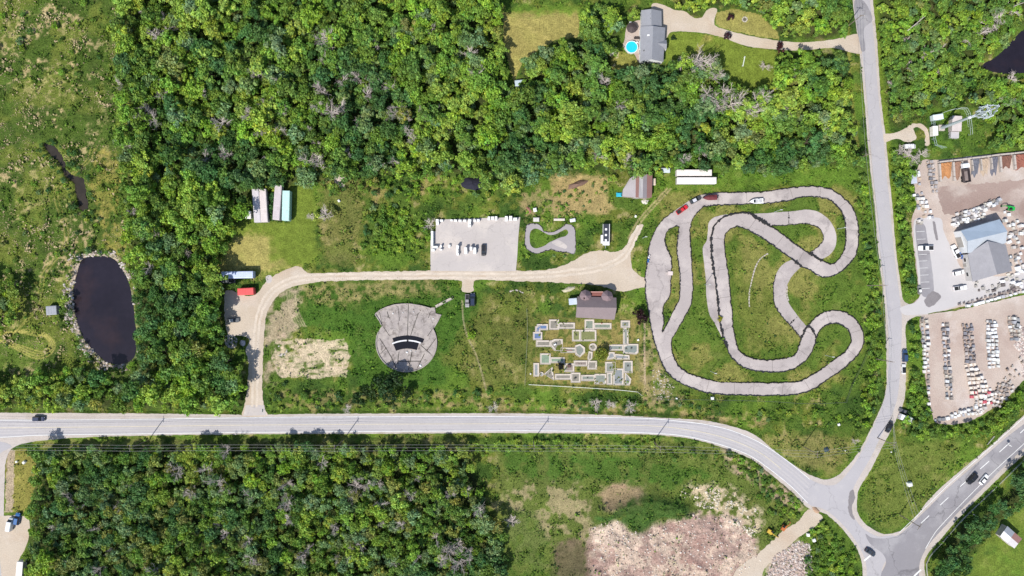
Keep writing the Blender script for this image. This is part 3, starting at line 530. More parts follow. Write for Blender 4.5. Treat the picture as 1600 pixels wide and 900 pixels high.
# ================================================================ vehicles
def xsec(x,hw,z0,z1,ch=0.12):
    return [(x,-hw,z0),(x,hw,z0),(x,hw,z1-ch*1.6),(x,hw-ch,z1),(x,-hw+ch,z1),(x,-hw,z1-ch*1.6)]
VC={}
def vehicle_meshes(kind):
    if kind in VC: return VC[kind]
    d=[]; b=MB()
    if kind=='car':
        b.loft([xsec(-2.32,.68,.35,.72),xsec(-2.25,.82,.28,.92),xsec(-1.6,.9,.25,1.0),xsec(.9,.91,.25,.96),xsec(1.7,.87,.25,.86),xsec(2.2,.78,.28,.74),xsec(2.32,.62,.35,.6)])
        g=MB().frustum(-1.75,1.0,-.8,.8,.94,-1.25,.25,-.62,.62,1.42); r=MB().frustum(-1.27,.22,-.62,.62,1.42,-1.15,.1,-.56,.56,1.47); wb=1.38
    elif kind=='suv':
        b.loft([xsec(-2.35,.8,.35,.95),xsec(-2.28,.9,.3,1.1),xsec(-1.4,.94,.3,1.12),xsec(.9,.94,.3,1.1),xsec(1.8,.92,.3,1.02),xsec(2.3,.84,.35,.85),xsec(2.4,.7,.4,.7)])
        g=MB().frustum(-2.2,1.15,-.84,.84,1.08,-1.95,.45,-.7,.7,1.68); r=MB().frustum(-1.97,.42,-.7,.7,1.68,-1.85,.3,-.64,.64,1.75); wb=1.42
    elif kind=='van':
        b.loft([xsec(-2.7,.95,.35,2.1),xsec(-2.65,1.0,.3,2.25),xsec(1.2,1.0,.3,2.25),xsec(1.75,.95,.3,1.5),xsec(2.5,.9,.35,1.1),xsec(2.65,.75,.4,.8)])
        g=MB().frustum(1.22,2.0,-.86,.86,1.35,1.1,1.3,-.8,.8,2.2); r=MB().frustum(-2.5,1.0,-.8,.8,2.25,-2.4,.9,-.7,.7,2.31); wb=1.7
    else:   # pickup
        b.loft([xsec(-2.8,.86,.4,1.05),xsec(-2.75,.93,.35,1.12),xsec(-.4,.95,.35,1.12),xsec(1.0,.95,.35,1.1),xsec(2.3,.92,.35,1.05),xsec(2.7,.84,.4,.9),xsec(2.78,.7,.45,.75)])
        g=MB().frustum(-.75,1.25,-.84,.84,1.1,-.6,.7,-.7,.7,1.72); r=MB().frustum(-.6,.68,-.7,.7,1.72,-.5,.58,-.64,.64,1.79); wb=1.8
        bedm=MB().box(-1.75,0,1.121,1.75,1.5,.03)
    P=dict(body=b.mesh('body',M['paint']),window_glass=g.mesh('window_glass',M['glass']),roof=r.mesh('roof',M['paint']))
    w=MB(); w.tube((0,-.12,0),(0,.12,0),.34,n=12); h=MB(); h.tube((0,-.13,0),(0,.13,0),.19,n=8)
    P['tyre']=w.mesh('tyre',M['rubber']); P['hub']=h.mesh('hub',M['chrome'])
    P['headlight']=MB().box(0,0,0,.16,.34,.14).mesh('headlight',M['chrome']); P['tail_light']=MB().box(0,0,0,.1,.3,.16).mesh('tail_light',M['redlamp'])
    if kind=='pickup': P['cargo_bed']=bedm.mesh('cargo_bed',M['rubber'])
    zl={'car':.62,'suv':.8,'van':.85,'pickup':.85}[kind]; xf={'car':2.2,'suv':2.28,'van':2.5,'pickup':2.68}[kind]; xr={'car':-2.28,'suv':-2.33,'van':-2.7,'pickup':-2.8}[kind]
    VC[kind]=(P,wb,zl,xf,xr); return VC[kind]
def vehicle(name,kind,px,py,ang,color,label,cat,roof=None,group=None,z=0.06,scale=1.0):
    """ang: heading in degrees, counter-clockwise from the right of the photo"""
    P,wb,zl,xf,xr=vehicle_meshes(kind); x,y,_=W(px,py,1.0)
    t=thing(name,label,cat,(x,y,z),R(ang),group); t.scale=(scale,)*3
    for n in ('body','window_glass','roof','cargo_bed'):
        if n in P: link(n,P[n],t,roof if (n=='roof' and roof) else color)
    hw={'car':.8,'suv':.84,'van':.88,'pickup':.85}[kind]
    for sx_ in (-1,1):
        for sy_ in (-1,1):
            w=link('wheel',P['tyre'],t); w.location=(sx_*wb,sy_*hw,.34); link('hub',P['hub'],w)
    for sy_ in (-1,1):
        h=link('headlight',P['headlight'],t); h.location=(xf,sy_*.55,zl-.1); h=link('tail_light',P['tail_light'],t); h.location=(xr,sy_*.6,zl)
    return t
WHT=(.72,.72,.73); BLK=(.015,.016,.02); NAVY=(.02,.03,.07); GRY=(.12,.125,.13); SIL=(.42,.43,.45)
vehicle('parked_car','suv',60,654.5,0,NAVY,'dark navy car driving along the long straight road at the far left','car',scale=.98)
vehicle('parked_car','car',364,500.5,4,GRY,'dark grey car alone on the gravel lot left of the driveway','car',roof=(.30,.32,.33))
vehicle('pickup_truck','pickup',356,438.5,180,GRY,'dark pickup truck parked right below the long blue-white trailer','truck')
vehicle('parked_car','suv',755.5,391,-90,BLK,'black car parked on the concrete pad beside the white crates','car',scale=.92)
vehicle('parked_car','suv',738.5,468,90,(.02,.03,.06),'dark blue-black vehicle, right one of the pair in the meadow below the driveway','car',scale=1.05)
vehicle('pickup_truck','pickup',730,470,-90,(.25,.24,.25),'grey pickup with white load, left one of the pair in the meadow below the driveway','truck',scale=.9)
vehicle('pickup_truck','pickup',1066,327.5,35,(.50,.02,.03),'bright red pickup truck parked on the edge of the kart track','truck',scale=.9)
vehicle('parked_car','car',1087,312,28,(.05,.055,.06),'dark car with a pale roof between the red pickup and the maroon boat','car',roof=(.5,.5,.55))
vehicle('delivery_van','van',1422,229,2,WHT,'white van parked at the tower access track under trees','van',roof=(.7,.7,.7),scale=.85)
vehicle('parked_car','suv',1414.5,556,90,(.03,.06,.13),'blue car on the verge of the side road, upper one of two','car')
vehicle('parked_car','car',1413,577,90,(.62,.62,.62),'white and black car on the verge of the side road, lower one of two','car',roof=BLK,scale=.85)
vehicle('parked_car','suv',1390,668,-115,BLK,'black car driving on the side road near the junction','car',scale=.9)
vehicle('delivery_van','van',1416,654,-20,WHT,'white truck half hidden by the bushes beside the side road','truck',scale=1.1)
vehicle('pickup_truck','pickup',1414,643,160,(.09,.09,.10),'dark pickup truck in the bushes just above the white truck','truck',scale=.8)
vehicle('parked_car','suv',1519.5,748.5,-132,BLK,'black car on the diagonal highway','car',scale=1.05)
vehicle('parked_car','car',1538,749.5,50,WHT,'white car on the diagonal highway beside the black one','car')
vehicle('parked_car','car',1360.5,863.5,-33,(.035,.045,.06),'dark car waiting at the stop line of the intersection','car',scale=.95)
vehicle('pickup_truck','pickup',1447,387.5,180,WHT,'white and black pickup across the dark parking strip','truck',scale=1.05)
vehicle('pickup_truck','pickup',1494,393,115,WHT,'white pickup with black bed beside the yard office wall','truck')
vehicle('parked_car','car',1503,399,120,(.03,.09,.30),'small blue car between the white pickup and the yard office','car',scale=.6)
vehicle('parked_car','suv',1498.5,426,12,WHT,'white car parked left of the grey shingle roof','car',scale=.95)
vehicle('pickup_truck','pickup',1501,450,8,WHT,'white pickup truck, lowest vehicle on the yard forecourt','truck',scale=.95)
vehicle('parked_car','car',1438,453,95,(.2,.2,.2),'car with white bonnet at the bottom end of the parking strip','car',roof=WHT,scale=.75)
vehicle('parked_car','suv',26.5,811,80,(.02,.10,.28),'blue car at the lower left, right one of two','car')
vehicle('pickup_truck','van',16,819,80,(.62,.64,.66),'white van at the lower left beside the blue car','van',scale=.95)
vehicle('parked_car','car',1590,506,80,(.3,.3,.3),'grey car at the right edge of the lower stone yard','car')
# dump truck in the bins, farm machine, excavators
def dump_truck(px,py,ang,cabc,bedc,label):
    x,y,_=W(px,py,1.5); t=thing('dump_truck',label,'truck',(x,y,.05),R(ang))
    MB().box(0,0,.55,7.6,.9,.3).build('chassis',M['rubber'],t)
    MB().loft([xsec(1.9,1.2,.8,2.7,.2),xsec(3.4,1.2,.8,2.7,.25),xsec(3.8,1.1,.8,1.6,.2)]).build('cab',M['paint'],t,cabc)
    MB().frustum(3.2,3.75,-1.0,1.0,1.7,3.2,3.45,-.95,.95,2.5).build('windscreen',M['glass'],t)
    b=MB(); b.box(-1.1,0,.9,5.2,2.4,.1); b.box(-1.1,1.17,1.0,5.2,.1,1.2); b.box(-1.1,-1.17,1.0,5.2,.1,1.2); b.box(1.45,0,1.0,.1,2.24,1.2); b.box(-3.65,0,1.0,.1,2.24,1.2); b.build('dump_body',M['paint'],t,bedc)
    MB().frustum(-3.4,1.2,-1,1,1.01,-2.6,.5,-.5,.5,1.7).build('load',M['stone'],t,(.2,.16,.15))
    wm=MB().tube((0,-.2,0),(0,.2,0),.5,n=12).mesh('wheel',M['rubber'])
    for a in (-2.9,-1.7,2.6):
        for s_ in (-1,1): w=link('wheel',wm,t); w.location=(a,s_*1.05,.5)
dump_truck(1509,270,97,(.75,.76,.78),(.06,.05,.055),'white-cab dump truck parked between the material bins')
dump_truck(1613,378,92,(.1,.1,.1),(.12,.10,.09),'dark truck at the right picture edge beside the stone yard office')
def excavator(px,py,ang,c,label):
    x,y,_=W(px,py,1.5); t=thing('excavator',label,'digger',(x,y,.0),R(ang)); t.scale=(.72,.72,.72)
    for s_ in (-1,1):
        MB().loft([[(q,s_*1.0-.28,z_) for q,z_ in ((-1.7,.15),(1.7,.15),(1.9,.45),(1.6,.8),(-1.6,.8),(-1.9,.45))],[(q,s_*1.0+.28,z_) for q,z_ in ((-1.7,.15),(1.7,.15),(1.9,.45),(1.6,.8),(-1.6,.8),(-1.9,.45))]]).build('track',M['rubber'],t)
    MB().loft([xsec(-1.9,1.1,.9,1.9,.25),xsec(.9,1.25,.9,1.9,.2),xsec(1.2,1.1,.9,1.5,.2)]).build('house',M['paint'],t,c)
    MB().frustum(-.3,1.1,.2,1.15,1.7,-.1,.9,.25,1.1,2.8).build('cab',M['glass'],t)
    b=MB(); b.tube((.8,-.3,1.5),(2.8,-.3,3.4),.28,.24,4); b.tube((2.8,-.3,3.4),(4.4,-.3,3.0),.24,.2,4); b.build('boom',M['paint'],t,c)
    MB().tube((4.3,-.3,3.1),(4.9,-.3,1.0),.2,.15,4).build('stick',M['paint'],t,c)
    MB().loft([[(4.5,-.75,1.1),(5.1,-.75,1.1),(5.0,-.75,.4),(4.4,-.75,.5)],[(4.5,.15,1.1),(5.1,.15,1.1),(5.0,.15,.4),(4.4,.15,.5)]]).build('bucket',M['rubber'],t)
excavator(1205,832,-30,(.50,.33,.05),'yellow digger left of the haul road near the junction')
excavator(1226,825,55,(.42,.13,.04),'orange digger beside the haul road near the junction')
excavator(1581,325,170,(.02,.36,.06),'bright green machine in the stone yard above the office')
def boat(px,py,ang,L,hull,deck,label,cover=False):
    x,y,_=W(px,py,1.0); t=thing('boat',label,'boat',(x,y,.08),R(ang)); B=L*.18
    rings=[]
    for u in (-.5,-.3,0,.2,.35,.45,.5):
        k=1 if u<0.05 else max(.04,1-((u-.05)/.45)**1.8); h=1.25+.25*max(u,0)
        rings.append([(u*L,-B*k*.5,.35+.3*max(u,0)),(u*L,B*k*.5,.35+.3*max(u,0)),(u*L,B*k,h),(u*L,-B*k,h)])
    MB().loft(rings).build('hull',M['paint'],t,hull)
    if cover:
        r2=[]
        for u in (-.49,-.2,.1,.3,.47):
            k=1 if u<0.05 else max(.05,1-((u-.05)/.45)**1.8); h=1.3+.25*max(u,0); pk=.5 if -.3<u<.2 else .2
            r2.append([(u*L,-B*k,h),(u*L,B*k,h),(u*L,B*k*.3,h+pk),(u*L,-B*k*.3,h+pk)])
        MB().loft(r2).build('cover',M['solid'],t,deck)
    else:
        MB().frustum(-.42*L,.12*L,-B*.72,B*.72,1.26,-.40*L,.10*L,-B*.68,B*.68,1.30).build('cockpit',M['solid'],t,deck)
        for s_ in (-1,1): MB().box(-.15*L,s_*B*.38,1.3,.6,.5,.45).build('seat',M['paint'],t,(.7,.7,.7))
        MB().frustum(.10*L,.2*L,-B*.6,B*.6,1.3,.10*L,.12*L,-B*.5,B*.5,1.75).build('windscreen',M['glass'],t)
    MB().box(-.53*L,0,.5,.35,.4,1.0).build('outboard_motor',M['rubber'],t)
    m_=MB(); m_.tube((-.3*L,-B*.8,.25),(-.3*L,B*.8,.25),.25,n=8); m_.box(.1*L,0,.15,L*.9,.14,.14); m_.build('trailer_frame',M['steel'],t)
boat(1109,309,183,5.6,(.10,.02,.025),(.13,.03,.035),'boat under a maroon cover at the corner of the kart track',True)
boat(1181.5,314.5,183,5.4,(.78,.78,.78),(.42,.42,.44),'white open boat on a trailer on the top straight of the kart track')

# ================================================================ trailers, containers
def trailer(px,py,ang,L,B,h,color,label,cat='trailer',name='box_trailer',wheels=True,roofmat='trailroof',z=0.0,roofc=None):
    x,y,_=W(px,py,h); t=thing(name,label,cat,(x,y,z),R(ang)); f=.95 if wheels else .12
    b=MB(); b.box(0,0,f,L,B,h-f-.05)
    n=int(L/.9)
    for i in range(n+1):
        q=-L/2+.06+i*(L-.12)/n
        for s_ in (-1,1): b.box(q,s_*(B/2+.02),f+.1,.07,.04,h-f-.3)
    b.build('box_body',M['solid'],t,tuple(c*.8 for c in color))
    r=MB(); r.frustum(-L/2-.04,L/2+.04,-B/2-.04,B/2+.04,h-.05,-L/2+.1,L/2-.1,-B/2+.25,B/2-.25,h+.06)
    for i in range(1,n): r.box(-L/2+i*L/n,0,h+.06,.06,B-.6,.025)
    r.build('roof',M[roofmat],t,roofc or color)
    for s_ in (-1,1): MB().box(-L/2-.03,s_*B/4,f+.1,.06,B/2-.08,h-f-.3).build('door',M['solid'],t,tuple(c*.9 for c in color))
    if wheels:
        wm=MB().tube((0,-.2,0),(0,.2,0),.48,n=12).mesh('wheel',M['rubber'])
        for a in (-L/2+1.4,-L/2+2.7):
            for s_ in (-1,1): w=link('wheel',wm,t); w.location=(a,s_*(B/2-.25),.48)
        MB().box(L/2-2.4,0,.1,.25,B*.6,.85).build('landing_leg',M['steel'],t)
    return t
trailer(400.5,321,94,12.8,2.5,3.6,(.50,.47,.49),'pale weathered trailer, leftmost of the four standing side by side')
trailer(411.5,321,93.5,12.6,2.5,3.6,(.56,.50,.49),'pale rust-stained trailer, second from the left of the four side by side')
trailer(433,316,86,13.4,2.6,3.6,(.48,.43,.44),'stained grey trailer overgrown on its left side, third of the four')
trailer(446.5,321,88.5,11.4,2.7,3.9,(.42,.62,.58),'pale mint green trailer, rightmost of the four side by side')
trailer(370.5,429.5,1,12.1,2.6,3.6,(.44,.50,.68),'long pale blue trailer lying across the edge of the mown lawn')
trailer(383.5,455.5,3,6.1,2.6,2.6,(.62,.09,.09),'bright red container on the gravel next to the driveway bend',cat='container',name='shipping_container',wheels=False,roofmat='solid')
trailer(1085,269.6,0,13.4,2.25,3.7,(.66,.61,.58),'upper one of the two white trailers above the kart track')
trailer(1089,281.8,0,15.0,2.4,3.7,(.68,.64,.63),'lower, longer one of the two white trailers above the kart track')
trailer(1551,222,0,1,1,1,(.5,.5,.5),'x') if False else None
trailer(30,890,85,6.0,2.3,2.6,(.70,.68,.66),'white container at the bottom left picture edge',cat='container',name='shipping_container',wheels=False,roofmat='solid')
trailer(387.3,335.5,92,2.8,2.1,2.2,(.78,.76,.74),'small white shed beside the leftmost of the four trailers',cat='shed',name='garden_shed',wheels=False,roofmat='solid')
# camper with black roof
x,y,_=W(947.5,366.5,2.8); t=thing('camper_trailer','camper with a black roof and white end standing in the grass above the gravel','camper',(x,y,0),R(89))
MB().box(0,0,.7,8.2,2.5,2.1).build('box_body',M['paint'],t,(.7,.7,.68)); MB().box(.7,.1,2.8,6.8,2.2,.07).build('roof',M['solid'],t,(.03,.035,.05))
MB().box(-3.3,0,2.8,1.3,2.4,.05).build('front_cap',M['paint'],t,(.75,.75,.75)); MB().box(-1.8,1.65,.8,3.2,.8,1.9).build('slide_out',M['paint'],t,(.68,.68,.66))
for q in (-2.2,-.2,2.0): MB().box(q,.2,2.87,.8,.8,.15).build('roof_vent',M['paint'],t,(.7,.7,.7))
for q in (-.6,.6):
    for s_ in (-1,1): MB().tube((q,s_*1.05-.12,.36),(q,s_*1.05+.12,.36),.36,n=10).build('wheel',M['rubber'],t)
MB().box(-4.6,0,.5,1.2,.12,.12).build('tow_bar',M['steel'],t)

# ================================================================ buildings: corner points in plan with their heights
def building(name,label,cat,pts,roof_faces,eave,wallc,roofc,roofmat='shingle',gables=(),thick=.18,doors=(),windows=(),chimneys=(),wallmat='solid'):
    P=[Vector(W(*p)) for p in pts]; c=sum((P[i] for i in eave),Vector())/len(eave)
    t=thing(name,label,cat,(c.x,c.y,0)); O=Vector((c.x,c.y,0)); P=[p-O for p in P]
    ins=[Vector((P[i].x*.965,P[i].y*.965,P[i].z-.12)) for i in eave]
    w=MB(); n=len(ins); w.add([tuple(p) for p in ins]+[(p.x,p.y,0) for p in ins],[(n+i,n+(i+1)%n,(i+1)%n,i) for i in range(n)])
    for g in gables: w.add([(P[i].x*.965,P[i].y*.965,P[i].z-.12) for i in g],[tuple(range(len(g)))])
    w.build('wall',M[wallmat],t,wallc)
    cols=roofc if isinstance(roofc,list) else [roofc]*len(roof_faces)
    if isinstance(roofc,list):
        for f,cc in zip(roof_faces,cols):
            r=MB(); v=[P[i] for i in f]; r.add([tuple(q) for q in v]+[(q.x,q.y,q.z-thick) for q in v],[tuple(range(len(v))),tuple(range(2*len(v)-1,len(v)-1,-1))]+[(i,len(v)+i,len(v)+(i+1)%len(v),(i+1)%len(v)) for i in range(len(v))]); r.build('roof_panel',M[roofmat],t,cc)
    else:
        r=MB(); k=len(P); vs=[tuple(q) for q in P]+[(q.x,q.y,q.z-thick) for q in P]; fs=[tuple(f) for f in roof_faces]+[tuple(k+i for i in reversed(f)) for f in roof_faces]
        from collections import Counter
        ed=Counter(); 
        for f in roof_faces:
            for i in range(len(f)): ed[frozenset((f[i],f[(i+1)%len(f)]))]+=1
        for f in roof_faces:
            for i in range(len(f)):
                a,b=f[i],f[(i+1)%len(f)]
                if ed[frozenset((a,b))]==1: fs.append((a,k+a,k+b,b))
        r.add(vs,fs); ro=r.build('roof',M[roofmat],t,roofc)
        for (a,b,sx_,sy_,hh,cc) in chimneys:
            q=Vector(W(a,b,pts[0][2]+1))-O
            zt=pts[0][2]+hh; MB().box(q.x,q.y,pts[0][2]-.2,sx_,sy_,hh+.2).build('vent' if sx_<.6 else 'chimney',M['solid'],ro,cc)
    def opening(kind,i,u,wd,hg,z0,col_):
        a=ins[i]; b=ins[(i+1)%n]; d=(b-a); d.z=0; L=d.length; d.normalize(); p=a+(b-a)*u; nrm=Vector((d.y,-d.x,0))
        if nrm.dot(Vector((p.x,p.y,0)))<0: nrm=-nrm
        ang=math.atan2(d.y,d.x); q=p+nrm*.03
        f=MB().box(q.x,q.y,z0,wd+.16,.08,hg+.16,ang).build(kind,M['solid'],t,(.6,.6,.58)); q=q+nrm*.05
        MB().box(q.x,q.y,z0+.08,wd,.05,hg,ang).build('pane' if kind=='window' else 'door_leaf',M['glass'] if kind=='window' else M['solid'],f,col_)
    for (i,u,wd,hg) in doors: opening('door',i,u,wd,hg,.02,(.3,.28,.26))
    for (i,u,wd,hg) in windows: opening('window',i,u,wd,hg,1.1,(0,0,0))
    return t,O
SH=(.235,.24,.265)
# house at the top
pts=[(1002,16,3),(1033.5,17,3),(1034,41,3),(1002,42,3),(1017.5,14,5),(1018,41,5)]
building('garage','grey-roofed garage wing joined to the top end of the house','garage',pts,[(4,0,3,5),(1,4,5,2)],[0,1,2,3],(.62,.62,.62),SH,gables=[(0,1,4),(2,3,5)],doors=[(1,.5,4.5,2.3)],chimneys=[(1016,23,.3,.3,1.9,(.1,.1,.1)),(1016,30,.3,.3,1.9,(.1,.1,.1))])
pts=[(1001,41,3.6),(1039.5,43,3.6),(1036.5,96.5,3.6),(1000.5,95.5,3.6),(1020.5,40.5,6.0),(1018.5,92.5,6.0)]
building('house','long grey-shingled bungalow beside the round swimming pool','house',pts,[(4,0,3,5),(1,4,5,2)],[0,1,2,3],(.70,.72,.74),SH,gables=[(0,1,4),(2,3,5)],doors=[(1,.6,1.1,2.1)],windows=[(1,.25,1.5,1.1),(1,.85,1.5,1.1),(2,.3,1.4,1.1),(2,.7,1.4,1.1),(3,.3,1.6,1.2),(3,.7,1.6,1.2)],
 chimneys=[(1018,53,.3,.3,2.2,(.15,.15,.15)),(1012.5,56,.9,.45,1.9,(.75,.75,.75)),(1018,69,.3,.3,2.2,(.1,.1,.1)),(1018.5,75,.3,.3,2.2,(.1,.1,.1)),(1006,79,.3,.3,1.2,(.1,.1,.1)),(1018,82,.3,.3,2.2,(.1,.1,.1))])
pts=[(1041.5,62,3.2),(1041.5,77.5,3.2),(1027,67.5,5.2),(1042,68.5,4.6)]
building('porch','small gabled porch on the driveway side of the house','porch',pts,[(2,3,0),(2,1,3)],[0,1,2],(.6,.6,.6),SH,gables=[(0,1,3)])
# yard office
MR=(.42,.50,.60)
pts=[(1501.7,360.5,5),(1561.7,342.5,5),(1571.5,380,5),(1512.5,395.8,5),(1511.7,376.7,7.2),(1574.2,361.7,7.2)]
building('yard_warehouse','ribbed blue-white metal warehouse roof in the stone yard','building',pts,[(0,4,5,1),(4,3,2,5)],[0,3,2,1],(.55,.56,.58),[(.33,.40,.49),(.37,.40,.44)],'metalroof',gables=[(0,3,4),(2,1,5)],doors=[(0,.5,4,3.5)])
pts=[(1512.5,397,4.4),(1571.5,382,4.4),(1581.5,423.5,4.4),(1520,440,4.4),(1543.4,376.7,7.6),(1558,429,7.0)]
building('yard_office','grey-shingled yard office joined below the ribbed metal warehouse','building',pts,[(0,3,5,4),(1,4,5,2)],[0,3,2,1],(.45,.43,.42),(.25,.245,.265),gables=[(0,1,4),(3,2,5)],doors=[(0,.4,1.2,2.1)],windows=[(0,.2,1.4,1.2),(0,.75,1.4,1.2),(1,.4,1.6,1.2)],chimneys=[(1554.5,412.5,.7,.7,1.6,(.06,.06,.06))])
# clubhouse
BR=(.20,.16,.165)
pts=[(902.4,463,4),(963,465,4),(960,499.6,4),(900,496,4),(901.5,480,6.6),(963.5,481,6.6)]
t,O=building('clubhouse','mauve-brown roofed clubhouse with two turrets above the mini golf course','building',pts,[(0,4,5,1),(4,3,2,5)],[0,3,2,1],(.42,.36,.33),BR,gables=[(0,3,4),(2,1,5)],doors=[(3,.5,1.6,2.2),(1,.5,1.4,2.1)],windows=[(3,.25,1.3,1.2),(3,.75,1.3,1.2),(1,.2,1.3,1.2),(1,.8,1.3,1.2)],chimneys=[(912.5,466,.5,.8,1.9,(.05,.03,.03))])
for a,b in ((915.5,462),(949.5,463)):
    q=Vector(W(a,b,6))-O; MB().tube((q.x,q.y,0),(q.x,q.y,4.6),2.0,n=8).build('turret',M['solid'],t,(.36,.24,.23))
    MB().tube((q.x,q.y,4.6),(q.x,q.y,6.6),2.3,.1,n=8).build('turret_roof',M['shingle'],t,(.19,.14,.15))
q=Vector(W(934,460,3.5))-O; MB().frustum(q.x-2.6,q.x+2.6,q.y-1.3,q.y+1.0,3.0,q.x-2.6,q.x+2.6,q.y+.2,q.y+1.0,3.7).build('entrance_awning',M['solid'],t,(.17,.065,.055))
MB().box(q.x,q.y+.95,3.0,5.6,.3,1.4).build('parapet',M['solid'],t,(.45,.25,.22))
trailer(895.5,471,5,3.0,2.4,2.4,(.42,.48,.55),'small blue-grey shed against the left wall of the clubhouse',cat='shed',name='garden_shed',wheels=False,roofmat='solid')
# rusty barn
RU=(.23,.125,.11); LG=(.36,.345,.35); DG=(.22,.20,.21); WG=(.55,.55,.57)
pts=[(993.5,273,4.2),(999,272.7,4.4),(1005,272.5,4.6),(1011,272.3,4.4),(1019.5,271.8,4.0),(1018.5,308.5,3.6),(1010.5,309.5,4.0),(1004,309.2,4.2),(998,308.7,4.4),(993,308.5,4.2),(972.5,306.8,3.0),(973.5,296,3.0),(984,279,3.4)]
building('barn','long barn with a patchy rusted metal roof next to the farm track','barn',pts,[(0,9,8,1),(1,8,7,2),(2,7,6,3),(3,6,5,4),(12,11,10,9,0)],[0,12,11,10,9,8,7,6,5,4,3,2,1],(.35,.28,.25),[RU,LG,DG,RU,(.36,.33,.34)],'metalroof',doors=[(4,.5,1.6,2.2)])
MB().box(0,0,0,.1,.1,.1)
x,y,_=W(967.5,304); t=thing('tarpaulin','bright turquoise tarpaulin heap at the lower left corner of the barn','tarp',(x,y,0)); MB().frustum(-1.2,1.2,-.9,.9,0,-.6,.5,-.4,.5,.7).build('cover',M['solid'],t,(.03,.36,.50))
# small house bottom right
pts=[(1563,830,3),(1581,820,3),(1597,848,3),(1577,857,3),(1571.5,824,4.6),(1588,853,4.6)]
pts=[(1563,838,3),(1574,822,3),(1597,842,3),(1585,857,3),(1568.5,830,4.4),(1591,849.5,4.4),(1580,840,4.4),(1585.5,832,3),(1574,848,3)]
building('cottage','small outbuilding with a half red, half white patched roof at the lower right','shed',pts,[(0,8,6,4),(8,3,5,6),(4,6,7,1),(6,5,2,7)],[0,8,3,2,7,1],(.5,.45,.42),[(.62,.63,.66),(.45,.43,.45),(.40,.42,.46),(.42,.22,.19)],'metalroof',gables=[(0,1,4),(3,2,5)],doors=[(0,.5,1.2,2)])
for (a,b,l,w_,h,c,lab,rz) in ((80,485,4.0,3.4,2.4,(.27,.28,.31),'small grey-roofed shed at the left bank of the dark pond',4),(812,129.5,3.6,2.2,2.2,(.42,.50,.56),'small pale shed at the edge of the woods below the yellow clearing',5),
   (1466.5,182.5,3.8,2.0,2.4,(.58,.66,.68),'upper white equipment cabinet inside the tower compound',8),(1462,204,1.9,3.6,2.4,(.70,.69,.64),'lower white equipment cabinet at the compound fence',2),
   (1040.5,266,3.2,1.7,1.4,(.50,.56,.60),'low pale metal box left of the two white trailers',0),(838,343,2.2,1.5,1.3,(.52,.50,.48),'white bench-sized box above the junior track, left one',0),(895,344,2.0,1.2,1.2,(.60,.63,.66),'pale box above the right end of the junior track',10),
   (874,343,4.2,.8,.9,(.55,.50,.44),'low bleached bench above the dip of the junior track',0),(958.5,79,2.4,2.8,2.1,(.50,.46,.42),'small brown garden shed left of the swimming pool',5),(1022,284,1.2,2.6,1.5,(.55,.46,.36),'tan crate-like lean-to at the right side of the barn',0),(1428,280,2.4,3.2,2.2,(.40,.43,.50),'grey metal box at the left edge of the stone yard under the hedge',5)):
    trailer(a,b,rz,l,w_,h,c,lab,cat='shed' if h>2 else 'box',name='garden_shed' if h>2 else 'storage_box',wheels=False,roofmat='solid')
# tower shelter: slab with a flat-roofed hut
x,y,_=W(1495,197,2.6); t=thing('equipment_shelter','beige flat-roofed equipment hut in the middle of the tower compound','hut',(x,y,0),R(-3))
MB().box(0,1,0,3.4,5.6,2.5).build('wall',M['solid'],t,(.42,.37,.35)); MB().box(0,1,2.5,3.7,5.9,.15).build('roof',M['solid'],t,(.50,.44,.42)); MB().box(0,-3.2,0,3.1,2.4,1.8).build('annex',M['solid'],t,(.42,.40,.40)); MB().box(0,3.83,.05,1,.08,2).build('door',M['solid'],t,(.3,.3,.3))
# communications mast
x,y,_=W(1471,200); t=thing('communications_mast','tall grey steel mast with antenna platforms beside the stone yard','mast',(x,y,0))
hm=29.5
MB().tube((0,0,0),(0,0,hm),.62,.30,10).build('pole',M['steel'],t); MB().box(0,0,0,2.4,2.4,.25).build('foundation',M['kerb'],t)
for z_ in (22.0,25.0,28.0):
    pl=MB(); off_=z_*31; ring=[(2.6*math.cos(R(k*120+off_)),2.6*math.sin(R(k*120+off_))) for k in range(3)]
    for k in range(3):
        a,b=ring[k],ring[(k+1)%3]; pl.tube((*a,z_),(*b,z_),.09,n=5); pl.tube((0,0,z_-.8),(*a,z_),.09,n=5); pl.tube((0,0,z_),(*a,z_),.09,n=5); pl.tube((*a,z_+.6),(*b,z_+.6),.06,n=5)
    p_=pl.build('antenna_platform',M['steel'],t)
    for k in range(3):
        a,b=ring[k],ring[(k+1)%3]
        for u in (.1,.5,.9):
            X,Y=a[0]+(b[0]-a[0])*u,a[1]+(b[1]-a[1])*u
            MB().box(X*1.08,Y*1.08,z_-.8,.3,.22,random.uniform(1.3,2.0),math.atan2(Y,X)+math.pi/2).build('antenna_panel',M['paint'],p_,(.62,.68,.72))
for k,(a,z_) in enumerate(((30,16),(200,17.5))):
    MB().tube((math.cos(R(a))*.5,math.sin(R(a))*.5,z_),(math.cos(R(a))*1.1,math.sin(R(a))*1.1,z_),.6,.5,10).build('dish',M['paint'],t,(.6,.62,.64))
